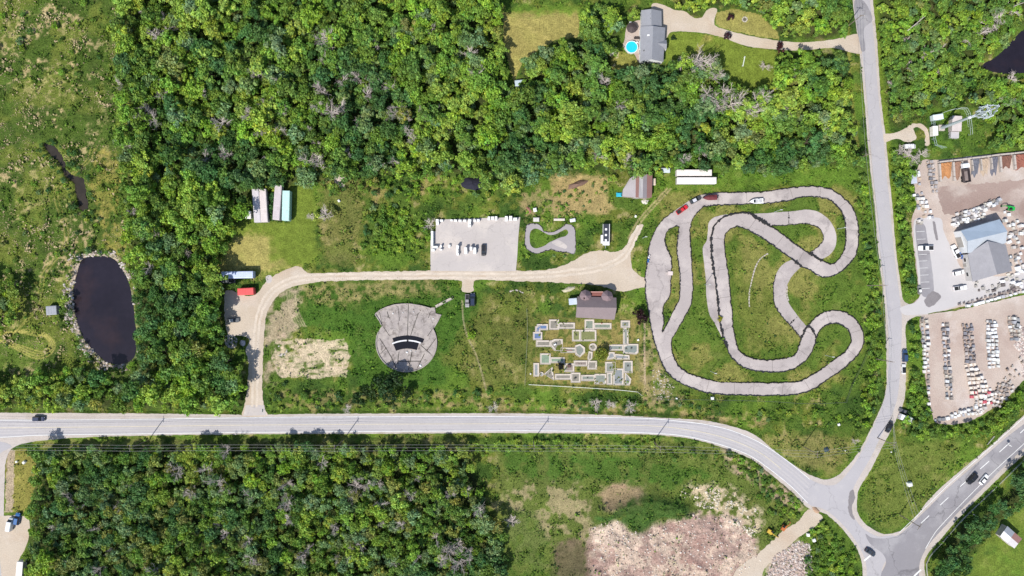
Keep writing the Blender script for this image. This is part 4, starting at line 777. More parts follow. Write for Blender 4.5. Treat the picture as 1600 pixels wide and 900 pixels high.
# gazebo, pool, deck furniture
x,y,_=W(987.5,43,2.4); t=thing('gazebo','dark octagonal gazebo canopy on the patio beside the house','gazebo',(x,y,.03))
MB().tube((0,0,2.1),(0,0,3.1),2.15,.12,n=8).build('canopy',M['solid'],t,(.06,.045,.045))
for k in range(4): MB().tube((1.4*math.cos(k*1.57+.4),1.4*math.sin(k*1.57+.4),0),(1.4*math.cos(k*1.57+.4),1.4*math.sin(k*1.57+.4),2.15),.06,n=6).build('post',M['wood'],t)
x,y,_=W(987,73.5,1.1); t=thing('swimming_pool','round turquoise above-ground swimming pool beside the house','pool',(x,y,.03))
b=MB(); n=28
for k in range(n):
    a0,a1=2*math.pi*k/n,2*math.pi*(k+1)/n; ro,ri=2.45,2.2
    c0,s0,c1,s1=math.cos(a0),math.sin(a0),math.cos(a1),math.sin(a1)
    b.add([(ro*c0,ro*s0,0),(ro*c1,ro*s1,0),(ro*c1,ro*s1,1.2),(ro*c0,ro*s0,1.2),(ri*c0,ri*s0,1.2),(ri*c1,ri*s1,1.2),(ri*c0,ri*s0,.9),(ri*c1,ri*s1,.9)],[(0,1,2,3),(3,2,5,4),(4,5,7,6)])
b.build('pool_wall',M['paint'],t,(.68,.72,.74))
MB().prism([(2.2*math.cos(2*math.pi*k/n),2.2*math.sin(2*math.pi*k/n)) for k in range(n)],.3,1.05).build('water',M['poolwater'],t)
b=MB(); b.box(1.9,1.7,0,.9,.5,1.3,.7); b.box(2.3,2.0,0,.5,.5,.7,.7); b.build('ladder',M['paint'],t,(.7,.7,.7))
for q,(a,b_) in enumerate(((993,61),(986,58))): pass
for lab,a,b_,c in (('dark garden bench between gazebo and pool',995,60.5,(.05,.04,.04)),('white patio table at the edge of the gazebo',985,36,(.6,.6,.6))):
    x,y,_=W(a,b_); t=thing('garden_bench' if 'bench' in lab else 'patio_table',lab,'bench' if 'bench' in lab else 'table',(x,y,.04)); MB().box(0,0,.42,2.4 if 'bench' in lab else 1.0,.7,.06).build('seat' if 'bench' in lab else 'table_top',M['solid'],t,c)
    for s_ in (-1,1): MB().box(s_*(.9 if 'bench' in lab else .35),0,0,.1,.6,.42).build('leg',M['solid'],t,c)
    if 'bench' in lab: MB().box(0,.38,.42,2.4,.06,.5).build('backrest',M['solid'],t,c)
x,y,_=W(1163.5,23.5+7); 
t=thing('fire_pit','ring of pale stones in the lawn above the house driveway','fire pit',(x,y,0)); b=MB()
for k in range(9): b.box(.9*math.cos(k*.7),.9*math.sin(k*.7),0,.5,.4,.35,k*.7+1.57,.8)
b.build('stone_ring',M['stone'],t,(.45,.42,.38)); MB().tube((0,0,0),(0,0,.1),.6,n=9).build('ash',M['stone'],t,(.1,.09,.08))
x,y,_=W(1161,97); t=thing('garden_swing','pale narrow frame standing alone on the lawn below the house driveway','frame',(x,y,0),R(78)); b=MB(); b.box(0,0,.9,4.0,.35,.12); b.build('top_board',M['solid'],t,(.55,.6,.5))
for s_ in (-1,1): MB().box(s_*1.7,0,0,.12,.5,.9).build('leg',M['solid'],t,(.5,.5,.45))

# ================================================================ the round concrete basin
def Z1(x,y): return (570+x/6.43,450+y/6.43)
def loc(p,O,h=0): w_=W(p[0],p[1],h); return (w_[0]-O[0],w_[1]-O[1])
O=W(*Z1(420,545)); basin=thing('concrete_basin','round derelict concrete basin with a flared upper rim in the meadow','basin',(O[0],O[1],0))
circ=[(12.0*math.cos(2*math.pi*k/48)*.985,12.0*math.sin(2*math.pi*k/48)*.94-.2) for k in range(48)]
MB().prism(circ,-.1,.30).build('round_slab',M['concrete_dark'],basin)
fan=[(105,262),(155,222),(225,190),(300,168),(380,160),(460,160),(560,176),(660,203),(668,198),(706,193),(712,255),(768,268),(735,340),(700,395),(640,490),(560,520),(430,470),(300,510),(250,490),(200,420),(170,370),(130,300)]
MB().prism([loc(Z1(*p),O) for p in fan],.05,.38).build('fan_slab',M['concrete_dark'],basin)
b=MB()
for k in range(48):
    a,c=circ[k],circ[(k+1)%48]
    if a[1]<5.2: 
        d=math.hypot(c[0]-a[0],c[1]-a[1]); b.box((a[0]+c[0])/2,(a[1]+c[1])/2,-.1,d+.03,.32,.75,math.atan2(c[1]-a[1],c[0]-a[0]))
b.build('rim_wall',M['concrete_dark'],basin); b=MB()
fl=[Z1(*p) for p in [(105,262),(155,222),(225,190),(300,168),(380,160),(460,160),(560,176),(660,203)]]
for a,c in zip(fl,fl[1:]):
    A,B=loc(a,O),loc(c,O); b.box((A[0]+B[0])/2,(A[1]+B[1])/2,-.1,math.hypot(B[0]-A[0],B[1]-A[1])+.03,.32,.95,math.atan2(B[1]-A[1],B[0]-A[0]))
b.build('rim_wall',M['concrete_dark'],basin); b=MB()
for s_ in ([(105,262),(150,330),(170,372)],[(768,268),(735,335),(700,392)]):
    for a,c in zip(s_,s_[1:]):
        A,B=loc(Z1(*a),O),loc(Z1(*c),O); b.box((A[0]+B[0])/2,(A[1]+B[1])/2,-.1,math.hypot(B[0]-A[0],B[1]-A[1])+.03,.3,.85,math.atan2(B[1]-A[1],B[0]-A[0]))
    b.build('side_wall',M['concrete_dark'],basin); b=MB()
#b.build('rim_wall',M['concrete_dark'],basin)
def arcseg(cx,cy,r0,r1,a0,a1,n=14):
    o=[(cx+r1*math.sin(R(a0+(a1-a0)*k/n)),cy-r1*math.cos(R(a0+(a1-a0)*k/n))) for k in range(n+1)]
    i=[(cx+r0*math.sin(R(a0+(a1-a0)*k/n)),cy-r0*math.cos(R(a0+(a1-a0)*k/n))) for k in range(n+1)]
    return o,i
def arcslab(b,cx,cy,r0,r1,a0,a1,z0,z1):
    o,i=arcseg(cx,cy,r0,r1,a0,a1); 
    for k in range(len(o)-1): b.prism([loc(Z1(*q),O) for q in (o[k],o[k+1],i[k+1],i[k])],z0,z1)
b=MB(); arcslab(b,430,900,380,424,-21,23.5,.3,.392); b.build('upper_pool',M['blackwater'],basin)
b=MB(); arcslab(b,430,900,292,374,-23,18.5,.3,.396); b.build('lower_pool',M['blackwater'],basin)
b=MB(); arcslab(b,430,900,367,381,-24,-1,.3,.75); arcslab(b,430,900,367,381,2,21,.3,.75); b.build('white_weir',M['solid'],basin,(.60,.60,.61))
b=MB()
for p in ([(225,235),(248,305)],[(335,180),(350,330)],[(440,160),(430,480)],[(660,245),(640,300)],[(190,390),(250,480)],[(700,380),(635,480)],[(150,505),(215,605),(160,660)],[(215,605),(270,700),(315,800)],[(715,505),(630,620)],[(565,575),(660,660)],[(600,660),(530,800)],[(540,250),(460,480)],[(345,640),(330,760)],[(475,640),(440,820)],[(270,720),(235,770)],[(150,240),(180,380)],[(330,735),(560,735)]):
    for a,c in zip(p,p[1:]):
        A,B=loc(Z1(*a),O),loc(Z1(*c),O); b.box((A[0]+B[0])/2,(A[1]+B[1])/2,.25,math.hypot(B[0]-A[0],B[1]-A[1]),.16+.12*random.random(),.139,math.atan2(B[1]-A[1],B[0]-A[0]))
b.build('slab_joint',M['joint'],basin)
for (a,c,s_) in ((285,255,.6),(385,248,.4),(490,240,.4),(688,308,.6),(425,645,.9),(462,630,.5),(510,640,.4),(560,780,1.1)):
    q=loc(Z1(a,c),O); MB().box(q[0],q[1],.3,s_,s_*.8,.35,random.random()*3,.7).build('broken_block',M['stone'],basin,(.62,.62,.62))
for a,c in ((248,300),(560,225),(655,268),(635,478),(490,215),(210,605),(630,620)):
    q=loc(Z1(a,c),O); MB().tube((q[0],q[1],.2),(q[0],q[1],.55),.28,.15,n=6).build('weed_tuft',M['bark'],basin)
A,B=W(*Z1(712,188)),W(*Z1(890,95)); x,y=(A[0]+B[0])/2,(A[1]+B[1])/2; t=thing('walkway','pale concrete walkway strip leading up to the round basin','walkway',(x,y,0),math.atan2(B[1]-A[1],B[0]-A[0]))
MB().box(0,0,-.05,math.hypot(B[0]-A[0],B[1]-A[1]),1.0,.4).build('slab',M['kerb'],t)
for s_ in (-1,1): MB().box(0,s_*.45,.35,math.hypot(B[0]-A[0],B[1]-A[1])-.1,.1,.3).build('edge',M['kerb'],t)

# ================================================================ mini golf
def Z2(x,y): return (820+x/5.0,440+y/5.0)
GC=(.20,.185,.155); 
def golf(label,parts,carpet=GC,group=None,obst=None):
    a=parts[0]; cx=(a[0]+a[2])/2; cy=(a[1]+a[3])/2; O=W(*Z2(cx,cy)); t=thing('minigolf_hole',label,'mini golf hole',(O[0],O[1],0),group=group)
    kb=MB(); cb=MB(); k=0
    for p in parts:
        k+=1
        if len(p)==4: q=[(p[0],p[1]),(p[2],p[1]),(p[2],p[3]),(p[0],p[3])]
        elif len(p)==3: q=[(p[0]+p[2]*math.cos(2*math.pi*j/10),p[1]+p[2]*math.sin(2*math.pi*j/10)) for j in range(10)]
        else: q=[(p[j],p[j+1]) for j in range(0,len(p),2)]
        L=[loc(Z2(*v),O) for v in q]; kb.prism(L,-.05,.10+.006*k)
        ccx=sum(v[0] for v in L)/len(L); ccy=sum(v[1] for v in L)/len(L)
        ins=[]
        for v in L:
            d=math.hypot(v[0]-ccx,v[1]-ccy); w_=min(.72,d*.4)
            sx_=(abs(v[0]-ccx)-w_*.75)/max(abs(v[0]-ccx),1e-3); sy_=(abs(v[1]-ccy)-w_*.75)/max(abs(v[1]-ccy),1e-3)
            ins.append((ccx+(v[0]-ccx)*max(sx_,.3),ccy+(v[1]-ccy)*max(sy_,.3)))
        cb.prism(ins,.0,.112+.006*k)
        n_=len(L)
        for j in range(n_):
            A_,B_=L[j],L[(j+1)%n_]; kb.box((A_[0]+B_[0])/2,(A_[1]+B_[1])/2,.05,math.hypot(B_[0]-A_[0],B_[1]-A_[1])+.05,.14,.22+.004*k+.002*j,math.atan2(B_[1]-A_[1],B_[0]-A_[0]))
    kb.build('kerb',M['goldkerb'],t); cb.build('putting_surface',M['carpet'],t,carpet)
    for o in (obst or []):
        q=loc(Z2(o[0],o[1]),O); MB().box(q[0],q[1],.12,o[2],o[3],o[4],o[6] if len(o)>6 else 0,.75).build('obstacle',M['solid'],t,o[5])
    return t
W1=(.7,.7,.7); D1=(.08,.08,.07)
golf('mini golf hole with square pad and long lane, top left below the clubhouse',[(190,297,265,375),(262,322,390,368)],obst=[(238,318,.5,.5,.4,D1)])
golf('mini golf hole directly under the clubhouse wall',[(468,297,540,375),(538,325,675,370)],(.17,.20,.16),obst=[(600,325,.5,.4,.5,(.25,.08,.06))])
golf('L-shaped mini golf hole at the top right corner of the course',[(750,305,820,360),(768,358,808,495)],(.20,.21,.185))
golf('blue-floored mini golf hole at the left edge of the course',[(65,395,135,455),(82,350,120,397),(95,333,180,378)],(.10,.15,.27))
golf('rectangular mini golf hole with grass grown inside its frame',[(370,378,434,465),(430,379,557,464)],(.16,.17,.07),obst=[(402,418,.5,.5,.3,D1)])
golf('mini golf hole with a white obstacle on its six-sided pad, left side of the course',[(200,465,230,450,295,450,295,540,230,538,200,500),(88,460,203,508)],obst=[(235,490,1.1,.6,.9,W1,.5)])
golf('heart-shaped mini golf hole in the middle of the course',[(392,500,430,488,468,515,468,555,430,590,395,570),(282,517,400,555)],(.18,.195,.17),obst=[(340,537,3.2,.4,.15,(.28,.16,.14))])
golf('mini golf hole with a greenish square pad, left of the dark obstacle shrub',[(120,562,200,645),(198,592,310,635)],(.18,.24,.17))
golf('mini golf hole with a brown round obstacle right of the dark shrub',[(310,640,385,705),(383,618,490,660)],(.22,.18,.16),obst=[(346,658,1.3,1.3,1.0,(.10,.06,.05))])
golf('angled mini golf hole beside the yellow-green round tree',[(490,620,562,685),(500,545,528,550,525,600,500,622,490,600),(532,512,30)],obst=[(517,490,.4,.4,.3,W1)])
golf('mini golf hole with a rounded pond-like end right of the round tree',[(768,500,790,488,885,488,885,555,868,568,768,560),(662,493,770,538)],(.18,.205,.19),obst=[(832,520,.6,.6,.5,D1),(790,522,.5,.5,.4,D1)])
golf('skewed bluish mini golf hole below the pond-like one',[(640,612,660,550,700,552,708,600),(700,565,815,575,818,608,705,608)],(.21,.22,.23))
golf('mini golf hole with a tall pad and narrow lane, left of the big standalone pad',[(628,628,706,712),(642,710,682,805)],(.20,.21,.185))
golf('big mini golf pad standing on its own between two lanes at lower right',[(690,680,770,808)],(.20,.215,.22))
golf('mini golf hole with a notched lane at the lower right corner of the course',[(768,620,840,712),(782,710,830,760,820,810,778,808)],(.19,.205,.19),obst=[(805,658,.6,.6,.4,D1)])
golf('narrow upright mini golf lane at the left edge of the course',[(68,637,110,740),(130,722,16)],(.22,.235,.24))
golf('triangular mini golf pad left of the dark shrub',[(150,722,215,668,228,770)],obst=[(215,740,.4,.4,.3,D1)])
golf('mini golf hole with a dark arrow-like obstacle, second from the left in the bottom row',[(360,712,433,788),(235,722,363,765)],obst=[(392,755,.8,.7,.7,D1,.7)])
golf('mini golf hole with small stones in the middle of the bottom row',[(545,722,635,800),(440,730,548,775)],(.19,.21,.18),obst=[(490,750,.5,.4,.35,D1)])

# ================================================================ fences, barriers, kerbs
def fence(name,label,pts,h,color,spacing=3.0,rail=.06,cat='fence',rails=2,group=None,mesh_h=None,post=.05):
    P=[Vector(W(*p)) for p in smooth_loop(pts,False,8.0)] if len(pts)>3 else [Vector(W(*p)) for p in pts]
    O=P[0].copy(); t=thing(name,label,cat,(O.x,O.y,0),group=group); b=MB(); n=0; pm=MB().tube((0,0,0),(0,0,h),post,n=6).mesh('post',M['solid'])
    for a,c in zip(P,P[1:]):
        a,c=a-O,c-O; L=(c-a).length
        for r_ in range(rails):
            z_=h*(1-.5*r_)-.05; b.tube((a.x,a.y,z_),(c.x,c.y,z_),rail,n=4)
        k=max(1,round(L/spacing))
        for j in range(k):
            if n<98: q=a+(c-a)*(j/k); o=link('post',pm,t,color); o.location=(q.x,q.y,0); n+=1
    b.build('rail',M['solid'],t,color); return t
def barrier(label,pts,closed=False,w=.2,h=.5,mat_='rubber'):
    q=jitter(smooth_loop(pts,closed,1.5),1.7,4,11); P=[Vector(W(*p)) for p in q]; O=P[0].copy()
    t=thing('track_barrier',label,'barrier',(O.x,O.y,0)); b=MB()
    for i,(a,c) in enumerate(zip(P,P[1:])):
        a,c=a-O,c-O; L=(c-a).length
        if L<.02: continue
        b.box((a.x+c.x)/2,(a.y+c.y)/2,-.05,L*1.02+.1,w*random.choice((.6,.8,1.0,1.3,2.2)),h*(.75+.4*random.random())+.002*(i%7),math.atan2(c.y-a.y,c.x-a.x))
    b.build('rubber_rail',M[mat_],t); return t
barrier('dark barrier round the outside of the top straight and right bend of the kart track',LM[:19])
barrier('dark barrier along the lower side of the diagonal kart straight',LM[18:27])
barrier('dark barrier round the inner infield side of the kart track',LM[26:40])
barrier('dark barrier round the outside of the lower right kart hairpin',LM[39:54])
barrier('dark barrier along the bottom straight and lower left bend, outer side',LM[53:])
barrier('dark barrier along the inner side of the top straight and right bend',RM[:14])
barrier('dark barrier along the upper side of the diagonal kart straight',RM[13:21])
barrier('dark barrier between the inner lane and the narrow service lane',RM[20:36],w=.5,h=.6)
barrier('dark barrier round the outside of the lower inner bend',RM[34:46])
barrier('dark barrier round the inside of the lower right kart hairpin',RM[45:58])
barrier('dark barrier along the inner side of the bottom straight and lower left bend',RM[57:])
barrier('dark barrier at the left edge of the kart pit area',PITL[3:])
barrier('dark barrier round the long weedy island of the pit area',ISL+[ISL[0]])
barrier('dark barrier along the right side of the second pit lane',PITR)
barrier('dark barrier across the start of the top inner loop',[(1172,334),(1182,341),(1203,353)],w=.6)
barrier('thin edge barrier round the inner side of the top inner loop',ID,w=.2,h=.3)
barrier('dark barrier across the top of the link lane',[(1264,395),(1273,401),(1284,407)],w=.7)
barrier('dark barrier across the link lane under the diagonal',[(1236,404),(1246,411),(1252,417)],w=.7)
barrier('low edge barrier on the left side of the link lane',EL[2:],w=.22,h=.3)
barrier('dark barrier where the link lane meets the lower bend, left one',[(1262,508),(1256,518),(1251,530)],w=.5)
barrier('dark barrier where the link lane meets the lower bend, right one',[(1262,508),(1270,517),(1274,528)],w=.4)
barrier('dark expansion joint ridge across the link lane in mid bend',[(1233,507),(1246,495)],w=.3,h=.12)
barrier('dark joint ridge across the top inner loop lane',[(1232,330),(1233,351)],w=.3,h=.12)
barrier('dark edge round the junior track',JO+[JO[0]],w=.16,h=.2)
fence('boundary_fence','white rail fence below the mini golf course',[(826,600.5),(880,603.5),(960,608.5),(996,612)],1.0,(.62,.64,.60),5,.07)
fence('boundary_fence','short white fence returning at the right end of the mini golf fence',[(996,612),(1003,618)],1.0,(.5,.52,.48),2,.05)
fence('boundary_fence','thin wire fence on the left side of the mini golf course',[(823,482),(824,520),(822,560),(820,602)],1.3,(.30,.32,.26),4,.03)
fence('chain_link_fence','dark fence below and right of the kart track',[(1015,624),(1100,624),(1200,626.5),(1262,630),(1320,628)],1.6,(.05,.06,.05),4,.05)
fence('chain_link_fence','dark fence climbing diagonally at the lower right of the kart track',[(1320,628),(1330,600),(1345,570),(1361,532)],1.6,(.05,.06,.05),4,.05)
fence('compound_fence','square pale mesh fence round the mast compound',[(1456,184),(1455.5,205),(1459,228),(1474,232)],2.2,(.33,.42,.40),2.5,.07,rails=3)
fence('compound_fence','upper and right side of the pale mast compound fence',[(1456,184),(1480,174),(1506,171),(1512,190),(1514,212)],2.2,(.38,.44,.40),2.5,.07,rails=3)
fence('guard_rail','steel guard rail curving along the lower right of the highway',[(1448,900),(1446.5,880),(1452,868),(1472,846),(1502,812),(1560,756),(1602,715)],.75,(.40,.40,.38),4,.07)
fence('guard_rail','short pale barrier beside the highway shoulder below the lower yard',[(1541,694),(1552,681)],.8,(.55,.5,.48),2,.09)
for i,(p,lab) in enumerate((([(1178,465),(1170,440),(1167,425)],'low pale stone edging curving up the kart infield'),([(1170,480),(1171,466)],'short pale edging stub at the bottom of the infield strip'),([(1182,412),(1196,400)],'upper pale edging end near the infield top'))):
    pass
def edging(label,pts):
    P=[Vector(W(*p)) for p in smooth_loop(pts,False,4)]; O=P[0].copy(); t=thing('stone_edging',label,'kerb stones',(O.x,O.y,0)); b=MB()
    for a,c in zip(P,P[1:]):
        a,c=a-O,c-O; b.box((a.x+c.x)/2,(a.y+c.y)/2,0,(c-a).length*.8,.35+.2*random.random(),.25,math.atan2(c.y-a.y,c.x-a.x)+random.uniform(-.1,.1))
    b.build('stone_row',M['kerb'],t)
edging('broken row of pale stones curving through the kart infield',[(1200,396),(1188,404),(1180,418),(1174,440),(1170,460)])
edging('short straight row of pale stones in the lower kart infield',[(1171,458),(1170,470),(1171,480)])
edging('pale stone edge on the right side of the link lane',[(1230,447),(1229,458),(1232,470)])
edging('bleached log-like row of stones in the meadow right of the parked pair',[(796,456),(805,453),(818,458)])
# material bins
def binwall(label,a,b_,h=1.3,w=.6):
    A,B=W(*a),W(*b_); t=thing('concrete_wall',label,'wall',((A[0]+B[0])/2,(A[1]+B[1])/2,0),math.atan2(B[1]-A[1],B[0]-A[0])); L=math.hypot(B[0]-A[0],B[1]-A[1]); b=MB(); n=max(1,int(L/1.8))
    for k in range(n):
        for r_ in range(2): b.box(-L/2+(k+.5)*L/n+(.15 if r_ else 0),0,r_*h/2,L/n-.04-(.3 if r_ and k==n-1 else 0),w-.02*r_,h/2-.01)
    b.build('block_course',M['kerb'],t)
back=[(1464.5,254),(1486,251.5),(1500,250),(1515,248),(1529,246.5),(1545,244.5),(1559,242.5),(1581,240.5),(1640,234)]
for i,(a,c) in enumerate(zip(back,back[1:])): binwall(['rust-coloured','brown','truck','first dark','tan','second dark','mottled brown','red-brown'][i]+' bin back wall of stacked concrete blocks',a,c)
for i,(a,n_) in enumerate(zip(back,['left of the orange sand bin','right of the orange sand bin','left of the parked dump truck','left of the first dark gravel bin','left of the tan heap bin','left of the second dark gravel bin','left of the mottled brown bin','left of the red-brown bin'])):
    L_=[50,52,48,30,32,32,44,40][i]*.55+3; binwall('concrete block divider '+n_,(a[0]+1,a[1]+2),(a[0]+3.0,a[1]+L_),w=.7 if i in (0,1,6,7) else .35)
def heap(label,cx,cy,lx,ly,h,color,name='material_heap',cat='heap',seed=0,rz=0):
    x,y,_=W(cx,cy); t=thing(name,label,cat,(x,y,.02),rz); b=MB(); n=16; rings=[]
    for k,(r_,z_) in enumerate(((1,0),(.82,.35),(.55,.72),(.25,.95),(.02,1.0))):
        rings.append([(r_*lx/2*math.cos(2*math.pi*j/n)*(1+.16*math.sin(j*2.1+seed+k)),r_*ly/2*math.sin(2*math.pi*j/n)*(1+.16*math.cos(j*1.7+seed)),z_*h*(1+.1*math.sin(j+seed))) for j in range(n)])
    b.loft(rings,cap=False); b.build('heap',M['stone'],t,color,smooth=True)
def binfill(label,q,h,color,seed,fr=.62):
    """material pushed against the back wall: high at the back (first two corners), running out ragged at the front"""
    rr=random.Random(seed); P=[Vector(W(*p)) for p in q]; O=(P[0]+P[2])/2; t=thing('material_heap',label,'heap',(O.x,O.y,.0)); n=12; vs=[]; fs=[]
    for j in range(n+1):
        for i in range(n+1):
            u,v=i/n,j/n; p=P[0].lerp(P[1],u).lerp(P[3].lerp(P[2],u),v*(1+.12*math.sin(u*9+seed)))-O
            z_=h*max(0,1-(v/fr)**1.3)*(.8+.35*rr.random())*(1-.5*abs(u-.5)) if v<fr else .0
            vs.append((p.x,p.y,.06+z_ if 0<j<n else (.06+z_ if j==0 else -.03)))
    for j in range(n):
        for i in range(n): k=j*(n+1)+i; fs.append((k,k+n+1,k+n+2,k+1))
    k0=len(vs); vs+= [(v[0],v[1],-.05) for v in vs[:n+1]]; fs+=[(i,i+1,k0+i+1,k0+i) for i in range(n)]
    b=MB(); b.add(vs,fs); b.build('heap',M['stone'],t,color)
binfill('orange sand heap in the leftmost bin',[(1468,256),(1484,254),(1486,277),(1470,280)],1.5,(.36,.17,.07),1,.8)
binfill('brown soil heap in the second bin',[(1488,254),(1499,253),(1500,280),(1489,281)],1.2,(.24,.14,.10),2,.8)
binfill('first dark grey gravel heap in the bins',[(1516,249),(1528,248),(1527,275),(1517,276)],1.4,(.115,.12,.145),3,.95)
binfill('tan sand heap behind white blocks in the bins',[(1531,249),(1543,248),(1542,274),(1532,275)],1.0,(.36,.28,.21),4,.9)
binfill('second dark grey gravel heap in the bins',[(1546,247),(1557,245.5),(1556,273),(1547,274)],1.4,(.115,.115,.14),5,.9)
binfill('mottled dark brown mulch heap',[(1561,245),(1578,243.5),(1578,262),(1563,264)],1.4,(.15,.075,.055),6,.85)
binfill('red-brown mulch heap in the rightmost bin',[(1583,243),(1612,240),(1612,264),(1585,265)],2.0,(.22,.085,.06),7,.9)
heap('pile of black covered material at the edge of the woods',738.5,287,8.6,5.2,1.3,(.018,.018,.03),seed=9)
heap('grey rubble heap beside the bare gravel spot left of the driveway',379,536,2.5,2.4,.8,(.40,.37,.38),seed=10)
heap('pale rubble scatter heap below the barn',1008,315,3.2,2,.5,(.5,.47,.42),seed=11)
heap('bleached brush pile below the clubhouse track',889,452,5.5,1.8,.6,(.42,.38,.28),seed=12,rz=.3)
heap('dark round tyre-like heap in the junction triangle',1291,702,2.4,2.4,.9,(.03,.05,.07),seed=13)
heap('brush heap above the left end of the top clearing',902,288,8,2.5,1.2,(.16,.10,.075),seed=14,rz=.35)
heap('brown leaning pile of scrap left of the junior track',826,328,2.2,2.8,1.0,(.34,.16,.13),seed=15)
heap('orange-brown earth heap at the start of the haul road',1275,797,3.4,1.8,.5,(.33,.22,.15),seed=16,rz=-.7)
for i,(a,b_,s_,lab) in enumerate(((1112.5,622,1.3,'big white box post below the bottom straight of the kart track'),(1057,622.5,.7,'small white post left of the white box post'),(1310,663,1.0,'white boulder in the verge below the kart track'),(78,633,1.1,'white boulder at the verge of the long road'),(997,531,.8,'white bin at the right edge of the mini golf course'),(27,721,.9,'white boulder at the left grass verge'),(39,722,1.2,'pale broken slab at the left grass verge'),(1321,697+7,.6,'small white marker in the junction triangle'),(530,314,1.0,'white debris lump in the meadow shrubs'),(836,328,1.6,'white car part left above the junior track'),(993,338,.9,'white bucket lying beside the farm track'),(1392,706,.5,'white marker stone on the grass island'),(1420,756,1.8,'white slab on the grass island below the highway bend'),(1262,835,1.3,'white boulder in the shrubs right of the haul road, upper one'),(1271,843,1.4,'white boulder in the shrubs right of the haul road, lower one'),(829,584,.6,'white stone at the lower left corner of the mini golf course'))):
    x,y,_=W(a,b_); t=thing('white_post' if 'post' in lab else 'white_lump',lab,'post' if 'post' in lab else 'boulder',(x,y,0),random.random()*3 if 'post' not in lab else 0)
    b=MB(); b.box(0,0,0,s_,s_*.9,s_*.7,0,.86); b.box(0,0,s_*.7,s_*.86,s_*.77,s_*.12,0,.6); b.build('block',M['solid'],t,(.72,.72,.70))
x,y,_=W(1319,130*1.0+532); 
# white crates on the concrete pad
def crate_mesh():
    b=MB()
    b.box(0,0,.12,1.0,.8,.95); b.box(0,0,1.07,1.06,.86,.06)
    for s_ in (-.4,0,.4): b.box(s_,0,0,.12,.8,.12)
    for s_ in (-1,1): b.box(s_*.505,0,.15,.04,.08,.9); b.box(0,s_*.405,.15,.08,.04,.9)
    return b.mesh('crate',M['wrap'])
cm=crate_mesh()
def Z7(x,y): return (660+x/9.0,330+y/9.0)
def crates(group,label,spots,h=1.0):
    for (a,b_,sx_,sy_,sz) in spots:
        x,y,_=W(*Z7(a,b_),sz); o=link('white_crate',cm,None,(.76,.77,.78)); o.location=(x,y,.045); o.scale=(sx_,sy_,sz); o.rotation_euler.z=random.uniform(-.06,.06); tag(o,label,'crate',group)
crates('white crates along the top edge of the pad','white crate in the row along the top edge of the concrete pad',[(208,135,1.0,1.4,1.5),(212,172,.9,1.3,1.4),(268,132,1.1,.9,1.3),(410,128,.8,.7,1.0),(465,132,1.0,.9,1.4),(530,135,1.0,.9,1.5),(597,135,1.0,.9,1.5),(665,132,1.1,1.0,1.7),(735,133,.8,1.0,1.4),(785,130,1.0,1.0,1.4),(935,100,.8,1.6,1.6),(985,98,1.1,1.4,1.6),(1035,100,.9,1.7,1.5),(1180,105,1.0,2.2,1.6),(1240,100,1.1,2.0,1.6),(1305,112,1.3,1.2,1.5)])
crates('white crates stepping down from the top row','white crate in the short column hanging below the top row',[(662,168,1.0,.9,1.7),(664,205,1.1,1.0,1.7)])
crates('white crates at the left end of the pad','white crate at the lower left corner of the crate group on the pad',[(175,505,2.0,1.0,1.5),(150,548,1.1,1.0,1.4)])
crates('single slim crates on the pad','slim white crate in the middle row of the concrete pad',[(262,495,.5,1.0,1.5),(262,540,.9,.6,1.2),(378,490,.8,1.2,.9),(495,505,.8,1.6,2.2),(492,560,.7,1.4,1.6),(497,605,.8,1.0,1.6)])
crates('white crates left of the black car','white crate in the cluster next to the black car',[(610,535,.9,1.6,2.0),(612,580,1.0,1.4,1.6),(683,525,.9,1.6,2.0),(738,540,.9,1.8,2.0),(738,585,1.0,1.0,1.4)])
x,y,_=W(*Z7(137,380),1.5); t=thing('white_panel_fence','long white panel wall at the left edge of the concrete pad','wall',(x,y,.04),R(90)); MB().box(0,0,0,5.6,.8,1.7).build('wall_panel',M['paint'],t,(.74,.77,.78))
for s_ in range(5): MB().box(-2.6+s_*1.3,-.44,0,.1,.08,1.75).build('post',M['solid'],t,(.6,.6,.6))

# ================================================================ stone pallets
def pallet_mesh(kind,seed):
    rr=random.Random(seed); b=MB(); b.cur=1
    for s_ in (-.45,0,.45): b.box(s_,0,0,.1,1.1,.1)
    for s_ in (-.48,-.24,0,.24,.48): b.box(0,s_,.1,1.15,.12,.03)
    b.cur=0
    if kind=='bag': b.box(0,0,.13,1.08,1.08,.9,0,.93); b.box(.05,-.03,1.03,.9,.9,.08,.1,.7)
    elif kind=='block':
        for L_ in range(3):
            for a in (-.36,0,.36):
                for c in (-.27,.27): b.box(a+rr.uniform(-.02,.02),c,.13+L_*.27,.34,.5,.26)
    elif kind=='slab':
        for L_ in range(5): b.box(rr.uniform(-.06,.06),rr.uniform(-.06,.06),.13+L_*.13,1.05-.03*L_,1.0,.12,rr.uniform(-.05,.05))
    elif kind=='rock':
        for k in range(14): b.box(rr.uniform(-.42,.42),rr.uniform(-.42,.42),.13+rr.uniform(0,.45),rr.uniform(.25,.45),rr.uniform(.25,.4),rr.uniform(.2,.35),rr.uniform(0,3),.7)
    elif kind=='empty':
        for s_ in (-.3,.3): b.box(s_,0,.13,.45,.9,.25)
    elif kind=='cage':
        b.box(0,0,.13,1.0,1.0,.4)
        for s_ in (-.52,.52):
            for z_ in (.3,.6,.9): b.box(s_,0,z_,.04,1.08,.04); b.box(0,s_,z_+.003,1.08,.04,.04)
            for q in (-.52,.52): b.box(s_,q,.1,.05,.05,.9)
    return b.mesh('stone_pallet',M['wrap'],M['wood'])
PM={k:[pallet_mesh(k,i) for i in range(2)] for k in ('bag','block','slab','rock','empty','cage')}
